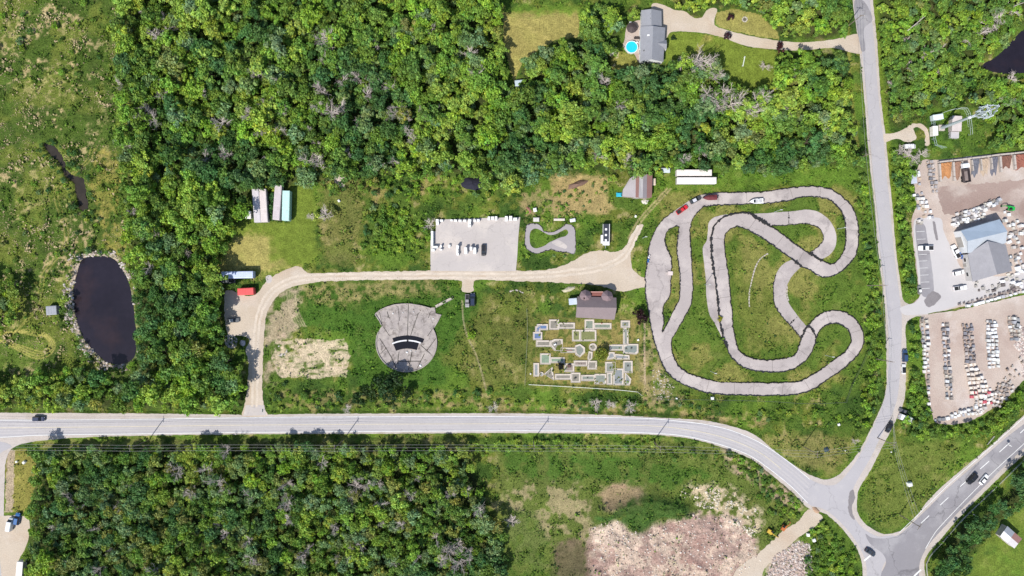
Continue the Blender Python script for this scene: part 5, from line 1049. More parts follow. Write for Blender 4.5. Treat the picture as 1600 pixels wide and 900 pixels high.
PCOL={'bag':[(.74,.74,.76),(.68,.70,.72),(.6,.6,.58)],'block':[(.50,.46,.44),(.30,.28,.29),(.60,.57,.55),(.20,.19,.20)],'slab':[(.35,.35,.38),(.22,.23,.25),(.55,.52,.5)],'rock':[(.42,.36,.31),(.33,.28,.26),(.5,.47,.44)],'empty':[(.5,.4,.3)],'cage':[(.5,.47,.42),(.28,.25,.23)]}
NP=0; XV=[];XF=[];XC=[]
def pallets(pts,kinds,label,group,ang=0,cols=None,size=1.0,jit_=.8):
    """each pallet a thing of its own; the ones past the limit of a kind go into one heap of stuff"""
    global NP
    for (a,b_) in pts:
        k=random.choice(kinds); x,y,_=W(a+random.uniform(-jit_,jit_),b_+random.uniform(-jit_,jit_),.8)
        c=random.choice(cols or PCOL[k]); v=random.uniform(.8,1.1); cc=tuple(min(.8,q*v) for q in c); me=random.choice(PM[k]); rz=R(ang)+random.gauss(0,.12)
        s_=size*random.uniform(.8,1.15); sz=s_*random.uniform(.6,1.5); sx_=s_*random.choice((1,1,1,.75,1.25))
        if NP>=298:
            ca,sa=math.cos(rz),math.sin(rz); n0=sum(len(q) for q in XV); XV.append([(x+v_.co.x*sx_*ca-v_.co.y*s_*sa,y+v_.co.x*sx_*sa+v_.co.y*s_*ca,.05+v_.co.z*sz) for v_ in me.vertices]); XF.append([[n0+i for i in p.vertices] for p in me.polygons]); XC.append(cc); continue
        o=link('stone_pallet',me,None,cc); o.location=(x,y,.05); o.rotation_euler.z=rz; o.scale=(sx_,s_,sz); tag(o,label,'pallet',group); NP+=1
def colpts(x0,y0,x1,y1,nx,ny,gx=6.2):
    r=[]
    for j in range(ny):
        for i in range(nx):
            t_=j/max(1,ny-1); r.append((x0+(x1-x0)*t_+i*gx,y0+(y1-y0)*t_))
    return r
# lower yard columns
G='columns of the lower yard'
pallets(colpts(1442,500,1446,580,1,13)+colpts(1448,502,1453,640,1,17),['bag','slab','bag','cage'],'white pallet in the leftmost column of the lower yard along the hedge','leftmost '+G)
pallets(colpts(1474,508,1481,622,2,18,6),['bag','cage','block','slab'],'pallet in the second column of the lower yard','second '+G)
pallets(colpts(1507,509,1512,565,3,10,5.6),['block','rock','slab'],'grey-brown pallet in the upper part of the third column of the lower yard','third '+G,0,[(.30,.26,.25),(.22,.22,.25),(.45,.41,.39)])
for j in range(8): pallets([(1511+j*1.2+i*6,571+j*7+ -i*.8) for i in range(3+j//2)],['bag','slab'],'cream pallet in the widening rows at the lower end of the third column','cream rows of the third column',8,[(.66,.58,.50),(.62,.55,.49),(.7,.68,.66)])
pallets([(1524,614),(1519,621),(1540,618),(1547,614),(1537,628),(1550,629)],['bag'],'red-wrapped pallet among the cream rows of the lower yard','red-wrapped pallets',10,[(.50,.10,.13)])
pallets(colpts(1543,503,1547,573,3,13,6),['bag','bag','slab','bag'],'pallet in the white fourth column of the lower yard','fourth '+G)
pallets(colpts(1578,497,1582,530,3,6,6),['bag','slab','cage'],'pallet in the short fifth column of the lower yard','fifth '+G)
pallets([(1462+i*6.3,657-i*1.2) for i in range(13)]+[(1488+i*6.3,649-i*2.2) for i in range(7)],['bag','slab'],'white pallet in the curved rows at the bottom tip of the lower yard','curved bottom rows of the lower yard',12)
pallets([(1576,578),(1583,573),(1589,580),(1580,586),(1587,590),(1594,586),(1572,592),(1579,597),(1566,600),(1573,604),(1595,560),(1599,566)],['rock'],'rock-filled pallet near the right corner of the lower yard','rock pallets near the right corner',30)

pallets([(1562+i*5.6-j*2,600+j*6.5+i*1.2) for j in range(6) for i in range(5) if 1550-j*4<1562+i*5.6-j*2<1590-j*5],['rock','slab','cage'],'mixed pallet in the slanting field left of the rock pallets','mixed field of the lower yard',25,[(.45,.41,.39),(.6,.58,.56),(.3,.27,.26)])
pallets([(1527+i*6,622+j*6.2-i*1.5) for j in range(5) for i in range(6-j)],['slab','bag'],'pale pallet in the dense lower middle of the lower yard','dense lower middle of the lower yard',12,[(.66,.62,.58),(.5,.47,.45),(.7,.7,.7)])
pallets([(1434+i*6,348+j*0) for j in range(1) for i in range(2)],['cage'],'cage above the parking strip end','cages above the parking strip')
pallets(colpts(1451,253,1459,299,2,8,6.0),['cage','empty','slab','rock'],'stone pallet in the dark double row left of the material bins','pallets left of the bins',5,[(.35,.33,.33),(.2,.2,.22),(.5,.46,.44)])
pallets(colpts(1428,305,1440,316,2,3,6),['bag','bag','slab'],'white bagged pallet under the hedge at the upper left of the yard','bagged pallets under the hedge')
pallets(colpts(1443,322,1452,340,2,3,6),['cage','slab','bag'],'mixed pallet above the parking strip','pallets above the parking strip')
rows=[]
for j in range(7):
    for i in range(3+j//2 if j<5 else 5): pass
for (xa,ya,n_) in ((1491,343,7),(1490,350,5),(1507,336,8),(1512,330,7),(1533,326,6),(1540,320,5),(1548,315,3)):
    rows+= [(xa+i*6.2,ya-i*1.9) for i in range(n_)]
pallets(rows,['bag','block','cage','bag','slab'],'stone pallet in the slanting rows above the metal warehouse','pallets above the metal warehouse',15)
pallets([(1571,331),(1578,336),(1570,345),(1590,345),(1577,352),(1585,356),(1597,352)],['bag','cage'],'scattered pallet right of the green machine','pallets near the green machine',10)
pallets([(1577,370),(1583,366),(1588,372),(1577,378),(1592,378),(1584,386),(1595,396),(1580,402),(1588,410),(1596,408),(1580,413),(1590,418),(1596,424)],['bag','slab','bag'],'white pallet against the right side of the yard office','pallets right of the yard office',15)
pallets([(1590,428),(1582,432),(1590,436),(1596,442),(1583,441),(1588,449),(1574,436),(1567,440)],['bag','cage'],'white pallet at the lower right corner of the yard office','pallets at the lower right office corner',15)
# row along the slanting divider
pallets([(1512+i*6.2,478-i*1.6) for i in range(15)],['bag','bag','slab'],'white bagged pallet in the slanting row between upper and lower yard','slanting divider row of white bags',14)
pallets([(1500+i*7,476-i*1.9) for i in range(13)],['cage','rock'],'dark caged pallet on the upper side of the slanting divider','dark cages of the slanting divider',14,[(.16,.13,.13),(.3,.26,.25)],.95)

pallets([(1492+i*6.2+j*1.5,352-i*1.75-j*5.8) for j in range(4) for i in range(8)],['cage','block','bag'],'pallet close behind the metal warehouse','pallets close behind the metal warehouse',16)
pallets([(random.uniform(1575,1606),random.uniform(345,450)) for _ in range(34)],['bag','slab','cage'],'loose pallet on the right side of the yard','loose pallets on the right side of the yard',10)
pallets([(random.uniform(1430,1446),random.uniform(262,345)) for _ in range(16)],['bag','slab','empty'],'loose pallet at the left edge of the upper yard','loose pallets at the left edge of the upper yard',10)
pallets([(random.uniform(1525,1590),random.uniform(440,456)) for _ in range(14)],['cage','rock'],'dark caged pallet under the office front','dark cages under the office front',10,[(.15,.13,.13),(.4,.38,.36)])
if XV:
    me=bpy.data.meshes.new('stacked_stone'); me.from_pydata([v for q in XV for v in q],[],[f for q in XF for f in q]); at=me.attributes.new('col','FLOAT_COLOR','POINT')
    at.data.foreach_set('color',[x for q,c_ in zip(XV,XC) for _ in q for x in (*c_,1)]); M['stackst']=mat('stacked_stone',src='col',rough=.7,var=.12,scale=1.2,fine=.1); me.materials.append(M['stackst'])
    tag(link('stacked_stone',me),'crowded smaller stacks of stone and bags filling the stone yards','stacked stone',None,'stuff')
print('pallets',NP)
# ================================================================ utility poles and wires
def utility_pole(a,b_,h,ang,label,arm=2.4):
    x,y,_=W(a,b_); t=thing('utility_pole',label,'pole',(x,y,0),R(ang))
    MB().tube((0,0,-.3),(0,0,h),.19,.13,8).build('pole',M['polewood'],t)
    MB().box(0,0,h-.6,.14,arm,.14).build('crossarm',M['polewood'],t)
    for s_ in (-1,0,1): MB().tube((0,s_*arm*.45,h-.46),(0,s_*arm*.45,h-.2),.07,n=6).build('insulator',M['chrome'],t)
    c,s=math.cos(R(ang)),math.sin(R(ang))
    return [Vector((x-s*k*arm*.45,y+c*k*arm*.45,h-.2)) for k in (-1,0,1)]
def wires(label,A,B,sag=.9):
    O=A[0].copy(); t=thing('power_line',label,'wires',O)
    for a,b_ in zip(A,B):
        m_=MB(); n=10; P=[a.lerp(b_,k/n)-O-Vector((0,0,sag*4*(k/n)*(1-k/n))) for k in range(n+1)]
        for p,q in zip(P,P[1:]): m_.tube(p,q,.03,n=4,cap=False)
        m_.build('wire',M['wire'],t)
poles=[(-70,687),(232,688),(536,688),(833,688),(1021,689.5),(1254,697),]
pl=[]
for i,(a,b_) in enumerate(poles): pl.append(utility_pole(a,b_,13.5,[0,0,0,0,-1,-2][i],['wooden pole off the left end of the line','leftmost visible wooden utility pole below the long road','second wooden utility pole below the long road','third wooden utility pole, above the bottom meadow','fourth wooden utility pole at the start of the road bend','wooden utility pole with a pale crossarm in the junction triangle'][i]))
lab=['far left','first full','second','third','last, junction-side']
for i in range(5): wires('three parallel wires of the '+lab[i]+' span below the long road',pl[i],pl[i+1])
p6=utility_pole(1405,804,14,-35,'leaning-looking utility pole at the tip of the grass island by the highway',3.2)
p7=utility_pole(1371,684,12.5,-20,'utility pole at the top of the grass island')
wires('wires crossing from the junction triangle to the grass island',pl[5],p7); wires('wires running down the grass island to the highway pole',p7,p6)
sp=[(1314,-60),(1320.5,44),(1331,251),(1355,446),(1361.5,467)]
sl_=[utility_pole(a,b_,13,82,l) for (a,b_),l in zip(sp[:4],['utility pole off the top edge by the side road','utility pole beside the house driveway mouth','utility pole in the hedge left of the side road, halfway up','utility pole in the hedge left of the side road, above the yard entrance'])]
for i,l in enumerate(('top','upper','middle')): wires('wires of the '+l+' span along the side road',sl_[i],sl_[i+1])
sb=utility_pole(1366,560,13,85,'utility pole in the hedge below the yard entrance'); wires('wires of the lower span along the side road',sl_[3],sb); wires('wires from the side road hedge to the grass island',sb,p7)
# kart floodlight posts and little poles that throw thin shadows
def lamp_post(a,b_,h,label):
    x,y,_=W(a,b_); t=thing('lamp_post',label,'lamp post',(x,y,0)); MB().tube((0,0,0),(0,0,h),.11,.08,6).build('pole',M['steel'],t); MB().box(0,0,h-.1,.9,.3,.25).build('lamp_head',M['solid'],t,(.4,.42,.4))
for a,b_,l in ((1210,331,'lamp post inside the top of the kart track'),(1307,358,'lamp post at the right inner bend of the kart track'),(1110,580,'lamp post in the lower left infield of the kart track'),(1289,555,'lamp post in the island of the lower right hairpin'),(1004,372,'lamp post left of the kart track near the farm track'),(1101,445,'lamp post left of the narrow service lane')):
    lamp_post(a,b_,7,l)
# sign boards and small items
for a,b_,w_,h_,c,l,an in ((1519,803,1.6,1.4,(.5,.55,.6),'small pale sign board beyond the highway guard rail',60),(1598-26,694,1.2,1.2,(.6,.6,.6),'small sign board at the highway shoulder',50),(413,640,1.2,1.2,(.55,.55,.52),'small sign board at the mouth of the gravel driveway',0)):
    x,y,_=W(a,b_); t=thing('road_sign',l,'sign',(x,y,0),R(an)); MB().tube((0,0,0),(0,0,2.2),.05,n=6).build('post',M['steel'],t); MB().box(0,0,1.4,.08,w_,h_).build('sign_board',M['solid'],t,c)
x,y,_=W(1013,404); t=thing('parked_kart_stack','small blue and white go-karts heap at the left edge of the pit area','karts',(x,y,.06),R(80))
for k in range(2):
    b=MB(); b.box(k*1.7-.8,0,.12,1.5,.8,.25,0,.8); b.box(k*1.7-1.1,0,.37,.35,.5,.35,0,.8); b.build('kart_body',M['paint'],t,[(.03,.13,.33),(.6,.6,.62)][k])
    for s_ in (-1,1):
        for q in (-.5,.5): MB().tube((k*1.7-.8+q,s_*.5-.1,.15),(k*1.7-.8+q,s_*.5+.1,.15),.15,n=8).build('wheel',M['rubber'],t)
x,y,_=W(1047,427); t=thing('kart_hut','small pale platform at the edge of the kart pit island','platform',(x,y,.07),R(-3)); MB().box(0,0,0,1.9,1.5,.5).build('deck',M['solid'],t,(.55,.47,.45)); MB().box(-1.4,.1,0,.9,.5,.25).build('step',M['solid'],t,(.4,.35,.33))

# ================================================================ vegetation
def crown_arrays(Rc, hc, z0, nl, per, leaf, seed, spread=0.62, lobe=0.42, conic=0.0):
    """leaf clumps: small bent quads over several lobes spread through the crown's volume"""
    g=np.random.default_rng(seed); V=[]; T=[]
    a=g.uniform(0,2*np.pi,nl); r=np.sqrt(g.uniform(0,1,nl))*Rc*spread*g.uniform(.75,1.25,nl); r[0]=0
    lz=z0+hc*(0.35+0.5*(1-(r/(Rc*spread*1.2))**2))+g.uniform(-.12,.12,nl)*hc
    if conic: lz=z0+hc*(1-r/(Rc))*0.9
    lr=Rc*lobe*g.uniform(.65,1.2,nl)*(1-conic*.4)
    lt=g.uniform(.78,1.25,nl); lh=g.normal(0,.09,nl)
    k=nl*per; li=np.repeat(np.arange(nl),per)
    d=g.normal(0,1,(k,3)); d[:,2]=np.abs(d[:,2])*1.0+g.uniform(-.5,.1,k); d/=np.linalg.norm(d,axis=1)[:,None]
    rad=lr[li]*g.uniform(.55,1.08,k)*(1+.25*np.sin(5*np.arctan2(d[:,1],d[:,0])+li))
    c=np.stack([np.cos(a)*r,np.sin(a)*r,lz],1)[li]+d*rad[:,None]*np.array([1,1,.8])
    n=d+g.normal(0,.45,(k,3)); n/=np.linalg.norm(n,axis=1)[:,None]
    u=np.cross(n,g.normal(0,1,(k,3))); u/=np.linalg.norm(u,axis=1)[:,None]; v=np.cross(n,u)
    s=leaf*g.uniform(.55,1.35,k)[:,None]; w=s*g.uniform(.55,.95,k)[:,None]
    P=np.stack([c-u*s,c+v*w+n*s*.18,c+u*s,c-v*w-n*s*.12],1).reshape(-1,3)
    tt=lt[li]*g.uniform(.7,1.32,k); h=lh[li]+g.normal(0,.05,k)
    col_=np.stack([tt*(1+h*.9),tt,tt*(1-h)],1); col_=np.repeat(np.clip(col_,.2,2),4,0)
    return P,col_
def quads(n): return np.arange(n).reshape(-1,4)
VAR=[crown_arrays(1.0,1.05,0.0,15+ (i%5),54,0.095,100+i,spread=.76+.06*(i%3),lobe=.27+.035*(i%3)) for i in range(10)]
CM=[np_mesh('crown',p,quads(len(p)),c,'tint',False,[M['leaf']]) for p,c in VAR]
def trunk_mesh(seed,limbs=5):
    rr=random.Random(seed); b=MB(); b.tube((0,0,-.2),(0.02,0.01,1.0),.075,.035,7); 
    for k in range(limbs):
        a=k*2*math.pi/limbs+rr.uniform(-.4,.4); z_=rr.uniform(.35,.8); b.tube((0,0,z_),(.38*math.cos(a),.38*math.sin(a),z_+.4),.028,.01,5)
    b.tube((0.02,.01,1.0),(0.05,-.04,1.45),.034,.008,5)
    return b.mesh('trunk',M['bark'])
TM=[trunk_mesh(i) for i in range(4)]
def dead_mesh(seed):
    rr=random.Random(seed); b=MB(); b.tube((0,0,-.3),(.1,.05,6.5),.2,.07,6)
    for k in range(11):
        a=rr.uniform(0,6.28); z_=rr.uniform(2.6,6.2); L=rr.uniform(1.4,3.2); e=rr.uniform(.25,.9)
        p=Vector((.05,.02,z_)); q=p+Vector((L*math.cos(a)*math.cos(e),L*math.sin(a)*math.cos(e),L*math.sin(e)+.3)); b.tube(p,q,.1,.045,4,False)
        for j in range(8):
            s=p.lerp(q,rr.uniform(.25,1)); a2=a+rr.uniform(-1.1,1.1); l=rr.uniform(.5,1.4); e2=rr.uniform(.0,1.0)
            w=s+Vector((l*math.cos(a2)*math.cos(e2),l*math.sin(a2)*math.cos(e2),l*math.sin(e2))); b.tube(s,w,.045,.022,3,False)
            for _ in range(2):
                a3=a2+rr.uniform(-1,1); s2=s.lerp(w,rr.uniform(.4,1)); l2=rr.uniform(.3,.8); b.tube(s2,s2+Vector((l2*math.cos(a3),l2*math.sin(a3),rr.uniform(.1,.5))),.03,.015,3,False)
    return b.mesh('branches',M['deadwood'])
DM=[dead_mesh(i) for i in range(6)]

def scatter(poly,spacing,rmin,rmax,avoid=(),seed=0,k=0.62,ragged=9):
    g=np.random.default_rng(seed); P=np.array(poly); x0,y0=np.maximum(P.min(0),(-90,-70)); x1,y1=np.minimum(P.max(0),(1690,970))
    out=[]; s=spacing
    gy=y0; row=0
    while gy<y1:
        gx=x0+(row%2)*s/2
        while gx<x1:
            x=gx+g.uniform(-.42,.42)*s; y=gy+g.uniform(-.42,.42)*s
            out.append((x,y)); gx+=s
        gy+=s*.86; row+=1
    A=np.array(out); ax=A[:,0]+(fbm(A[:,0],A[:,1],22,90,3)-.5)*ragged; ay=A[:,1]+(fbm(A[:,0],A[:,1],22,91,3)-.5)*ragged
    keep=pip(poly,ax,ay)
    for q in avoid: keep&=~pip(q,A[:,0],A[:,1])
    A=A[keep]; r=rmin+(rmax-rmin)*g.beta(1.6,2.2,len(A))
    pv=gcol(A[:,0],A[:,1])[2]
    for dx,dy in ((3,0),(-3,0),(0,3),(0,-3),(2,2),(-2,-2)): pv=pv|gcol(A[:,0]+dx*r*.95,A[:,1]+dy*r*.95)[2]
    A=A[~pv]; r=r[~pv]
    return [(x,y,rr_) for (x,y),rr_ in zip(A,r)]
UND=[]; trees=[]   # (x, y, radius m, region)
def grow(region,poly,sp,rmin,rmax,hf=2.2,**k):
    for x,y,r_ in scatter(poly,sp,rmin,rmax,**k): trees.append([x,y,r_,region,hf])
TRAIL=[(391,290),(457,285),(460,345),(392,350)]
grow('in the large woodland at the top left',F1,16.5,1.4,4.9,seed=1,avoid=(TRAIL,[(804,122),(820,122),(820,137),(804,137)]))
grow('in the woods between the house and the barn',F2,16.5,1.5,5.0,seed=2,avoid=([(1000,90),(1040,90),(1040,101),(1000,101)],))
grow('in the woods at the top edge above the house driveway',F3,17,1.7,3.7,seed=3)
grow('in the thicket right of the side road at the top',F4,13.5,1.1,3.0,seed=4,hf=1.7,avoid=([(1452,168),(1518,165),(1520,236),(1454,238)],PONDS[1],[(1380,185),(1456,185),(1456,236),(1380,236)]))
grow('in the woodland below the long road',F7,14.5,1.2,3.6,seed=5)
grow('in the tree belt between pond and long road',F11,17,1.8,3.6,seed=6)
grow('in the clump at the left picture edge',F11b,17,2.0,3.6,seed=7)
grow('in the dark tree row at the lower right corner',F10,17,2.0,3.6,seed=8)
grow('in the shrubby thicket between the lawn and the concrete pad',F13,13,.8,2.0,seed=9,hf=1.0)
H1=[(1334,285),(1352,270),(1357,300),(1362,350),(1366,400),(1370,450),(1376,500),(1378,560),(1376,610),(1362,650),(1348,680),(1335,676),(1342,640),(1352,590),(1356,540),(1352,470),(1348,400),(1344,340)]
H2=[(1392,232),(1438,250),(1432,300),(1426,340),(1424,400),(1428,455),(1416,466),(1408,420),(1402,360),(1398,300)]
H3=[(1420,500),(1437,500),(1442,560),(1447,620),(1455,655),(1500,668),(1540,655),(1580,622),(1602,600),(1606,612),(1580,652),(1548,680),(1500,686),(1440,686),(1412,672),(1405,652),(1418,635),(1420,560)]
grow('in the hedgerow left of the side road',H1,9,.8,1.9,seed=10,hf=1.6,ragged=5)
grow('in the hedgerow between the side road and the stone yard',H2,9.5,1.0,2.2,seed=11,hf=1.6,ragged=4)
grow('in the green belt round the lower stone yard',H3,10,.9,2.1,seed=12,hf=1.5,ragged=4)
B1=[(1204,735),(1235,765),(1262,797),(1250,812),(1225,822),(1205,815),(1195,790),(1180,760),(1150,725),(1130,712),(1140,704),(1180,722)]
B2=[(1262,828),(1290,820),(1310,838),(1336,865),(1342,890),(1340,960),(1255,960),(1262,880)]
grow('in the scrub below the road bend',B1,10,.7,1.6,seed=13,hf=1.2,ragged=5); grow('in the scrub triangle right of the haul road',B2,10,.8,1.9,seed=14,hf=1.2,ragged=5)
grow('in the roadside scrub above the bottom meadow',[(735,688),(800,686),(1000,688),(1120,706),(1160,735),(1100,726),(1000,712),(850,708),(740,712)],11,.5,1.5,seed=15,hf=1.1,ragged=5)
grow('in the roadside scrub below the kart track',[(416,612),(560,618),(640,605),(800,626),(990,622),(1100,636),(1230,640),(1330,640),(1330,662),(1200,660),(1060,641),(800,638),(418,640)],12,.5,1.5,seed=16,hf=1.1,ragged=5)
grow('in the scrub strip between woods and meadow',[(470,286),(560,272),(720,276),(812,292),(980,272),(1040,262),(1050,272),(960,292),(930,280),(860,290),(720,308),(600,305),(500,300)],12,.7,1.8,seed=17,hf=1.4,ragged=6,avoid=([(722,276),(756,276),(756,300),(722,300)],[(965,262),(1025,262),(1025,312),(965,312)],[(858,278),(952,276),(952,334),(862,334)]))
grow('among the marsh grass at the left edge',[(-80,-60),(180,-60),(182,90),(150,160),(60,130),(-80,150)],34,.8,2.0,seed=18,hf=1.2)
grow('among the marsh grass beside the creek',[(0,300),(110,260),(200,260),(205,400),(110,400),(90,460),(0,560),(-60,520)],30,.6,1.8,seed=19,hf=1.2)
grow('along the dark creek',[(60,215),(110,225),(150,300),(150,350),(118,340),(100,290),(60,240)],11,.7,1.6,seed=22,hf=1.3)
grow('on the rocky pond bank',[(104,440),(112,400),(128,385),(180,385),(205,410),(225,470),(222,560),(190,590),(150,580),(110,530),(100,480)],15,.7,1.7,seed=20,hf=1.3,avoid=(PONDS[0],))
grow('in the scrub round the junior track',[(814,330),(960,262),(964,290),(905,340),(905,402),(815,402),(812,350),(818,346),(824,392),(842,400),(900,400),(902,350),(850,352)],13,.5,1.4,seed=21,hf=1.1)
for a,b_,r_ in ((600,600,4.6),(618,592,3.8),(582,612,3.6),(638,612,3.0),(560,622,2.8),(608,622,3.2)): trees.append([a,b_,r_,'in the dark clump at the foot of the round concrete basin',1.5])
for a,b_,r_ in ((495,338,2.4),(520,330,2.2),(520,300,1.8),(736,524,2.0),(670,372,1.6),(426,308,2.2),(421,325,2.2),(425,340,1.9),(423,292,2.4)): trees.append([a,b_,r_,'standing among the parked trailers and meadow shrubs',1.2])
for a,b_,r_ in ((668,618,1.9),(712,615,1.6),(724,614,1.1),(745,614,1.5),(764,612,1.7),(432,622,2.0),(475,618,1.8),(528,620,1.8),(445,600,1.4)): trees.append([a,b_,r_,'in the loose row of round bushes above the long road',1.1])
for a,b_,r_ in ((934,15,2.6),(950,30,3.4),(935,45,2.8),(990,23,2.4),(930,60,3.0)): trees.append([a,b_,r_,'between the yellow clearing and the gazebo',1.6])
for a,b_,r_ in ((88,500,1.6),(108,470,2.6),(100,485,1.8)): trees.append([a,b_,r_,'beside the small shed on the left pond bank',1.5])
# shrubs and saplings that close the gaps under the canopy
for q_,sd in ((F1,201),(F2,202),(F3,203),(F4,204),(F7,205),(F11,206)): 
    for x,y,r_ in scatter(q_,13,1.0,2.0,seed=sd,avoid=(TRAIL,PONDS[1],[(1452,168),(1518,165),(1520,236),(1454,238)],[(1380,185),(1456,185),(1456,236),(1380,236)],[(1000,90),(1040,90),(1040,101),(1000,101)])): trees.append([x,y,r_,'woodland understory',1.9])
trees=[t for t in trees if not (abs(t[0]-21)<18 and abs(t[1]-815)<17)]
for a,b_,r_ in ((600,345,2.6),(612,330,2.4),(590,360,2.3),(620,360,2.6),(628,345,2.0),(604,372,2.2),(640,365,1.9),(580,340,2.0)): trees.append([a,b_,r_,'standing among the parked trailers and meadow shrubs',1.2])
# colour: clumps of the same kind of tree stand together
T=np.array([[t[0],t[1],t[2]] for t in trees]); print('trees',len(T))
kin=fbm(T[:,0],T[:,1],70,120,3); kin2=fbm(T[:,0],T[:,1],28,125,2)
PAL={'bright green':(.190,.335,.036),'mid green':(.125,.235,.034),'dark green':(.070,.165,.038),'yellow-green':(.250,.370,.050),'grey-green':(.155,.260,.085),'olive':(.20,.250,.055)}
names=[]
g=np.random.default_rng(55)
for i,t in enumerate(trees):
    u=g.random(); q=kin[i]+.35*(kin2[i]-.5)+g.normal(0,.06)
    nm='dark green' if q<.40 else 'mid green' if q<.50 else 'bright green' if q<.68 else 'yellow-green'
    if u<.10: nm='grey-green'
    elif u<.13: nm='yellow-green'
    elif 'below the long road' in t[3] and u>.72: nm='grey-green' if u<.88 else 'olive'
    elif u<.30: nm='mid green'
    elif u<.32: nm='olive'
    if 'dark' in t[3]: nm='dark green'
    elif 'hedgerow' in t[3] or 'green belt' in t[3]: nm='mid green' if u<.45 else 'bright green' if u<.9 else 'dark green'
    elif 'junction' in t[3] or 'scrub' in t[3] or 'thicket' in t[3]: nm={'dark green':'mid green'}.get(nm,nm) if u<.8 else nm
    elif 'bushes' in t[3]: nm='dark green' if u<.6 else 'mid green'
    names.append(nm)
inview=(T[:,0]>-10)&(T[:,0]<1610)&(T[:,1]>-10)&(T[:,1]<910)
order=np.argsort(-(T[:,2]*np.where(inview,1,.01)),kind='stable')
forced=[i for i,t in enumerate(trees) if any(s in t[3] for s in ('foot of','standing','loose row','gazebo','shed on'))]
chosen=set(forced)
for i in order:
    if len(chosen)>=298: break
    if 'understory' in trees[i][3]: continue
    chosen.add(int(i))
SV=[];SC=[]; 
for i,t in enumerate(trees):
    x,y,r_,reg,hf=t; c=np.array(PAL[names[i]])*g.uniform(.9,1.36)*np.array([g.uniform(.95,1.2),1.0,g.uniform(.9,1.4)])
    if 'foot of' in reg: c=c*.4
    th=r_*hf*g.uniform(.85,1.15); kx=1-.75*th/H; bx,by=800+(x-800)*kx,450+(y-450)*kx
    if bool(gcol(np.array([bx]),np.array([by]))[2][0]): bx,by=x,y
    X,Y,_=W(bx,by)
    if i in chosen:
        o=thing('tree',f'{names[i]} leafy {"tree" if hf>1.25 else "bush"} {reg}','tree' if hf>1.25 else 'bush',(X,Y,-.05),g.uniform(0,6.28),f'{names[i]} {"trees" if hf>1.25 else "bushes"} {reg}')
        if hf<=1.25: o.name='bush'
        cr=link('crown',CM[i%10],o,tuple(c)); cr.location=(0,0,th-r_*.75 if hf>1.25 else 0.05); cr.scale=(r_,r_,r_*(.95 if hf>1.25 else 1))
        tr=link('trunk',TM[i%4],o); tr.scale=(r_*.9,r_*.9,max(th-r_*.2,.6)*.62)
    else:
        P,cc=VAR[i%10]; n=len(P)//4; sub=np.arange(n) 
        if r_<1.2: sub=sub[::3]
        elif r_<2.0: sub=sub[::2]
        elif not inview[i]: sub=sub[::3]
        ix=(sub[:,None]*4+np.arange(4)).ravel(); a=g.uniform(0,6.28); ca,sa=math.cos(a),math.sin(a); Q_=P[ix]
        if r_<2.0 or not inview[i]:
            ctr=np.repeat(Q_.reshape(-1,4,3).mean(1),4,0); Q_=ctr+(Q_-ctr)*1.35
        V_=np.stack([Q_[:,0]*ca-Q_[:,1]*sa,Q_[:,0]*sa+Q_[:,1]*ca,Q_[:,2]],1)*r_+np.array([X,Y,th-r_*.75 if hf>1.25 else 0.0])
        SV.append(V_); SC.append(cc[ix]*c)
SV=np.concatenate(SV); SC=np.concatenate(SC); print('woodland quads',len(SV)//4)
M['leafstuff']=mat('woodland_leaves',src='col',rough=0.6,var=0,fine=0,transl=0.3,spec=0.25)
tag(link('woodland',np_mesh('woodland',SV,quads(len(SV)),SC,'col',False,[M['leafstuff']])),'dense leafy canopy of smaller trees and shrubs filling the woods and hedges','trees',None,'stuff')
# single trees with a look of their own
def special(name,label,cat,x,y,r_,h,c,k=0):
    X,Y,_=W(x,y); o=thing(name,label,cat,(X,Y,0),k*1.3); cr=link('crown',CM[k%10],o,c); cr.scale=(r_,r_,r_*.95); cr.location=(0,0,max(h-r_,.1)); tr=link('trunk',TM[k%4],o); tr.scale=(r_*.9,r_*.9,h*.5)
special('tree','round yellow-green tree in the middle of the mini golf course','tree',938,553,3.0,4.2,(.20,.24,.03),1)
special('tree','dark purple-black round tree right of the clubhouse','tree',998,495,3.0,4.0,(.030,.010,.014),2)
special('bush','nearly black bush between the left mini golf holes','bush',875,570,2.0,3.0,(.022,.022,.020),3)
special('tree','small purple-leaved tree on the lawn above the house driveway','tree',1139,30,1.5,2.6,(.045,.014,.022),4)
special('tree','small purple-leaved tree at the lower edge of the house driveway','tree',1135,60,1.6,2.6,(.045,.014,.022),5)
special('tree','purple-leaved tree at the right end of the house lawn','tree',1216,78,2.2,3.2,(.06,.016,.02),6)
special('bush','small dark bush next to the house porch','bush',1051,61,1.2,1.4,(.03,.06,.02),7)
special('bush','small yellow bush growing in the barrier of the inner kart lane','bush',1124,498,1.1,1.2,(.33,.33,.02),8)
special('tree','olive round shrub tree above the gazebo','tree',988,23,2.2,2.6,(.13,.14,.035),9)
special('tree','large pale green tree with a broad crown at the right end of the woods','tree',1165,212,6.6,9.0,(.20,.235,.065),1)
special('tree','broad bright green tree above the junior track','tree',842,262,5.0,8.0,(.17,.27,.03),2)
special('bush','bright green bush left of the shed on the lawn edge of the trailers','bush',352,392,2.0,2.2,(.12,.22,.03),5)
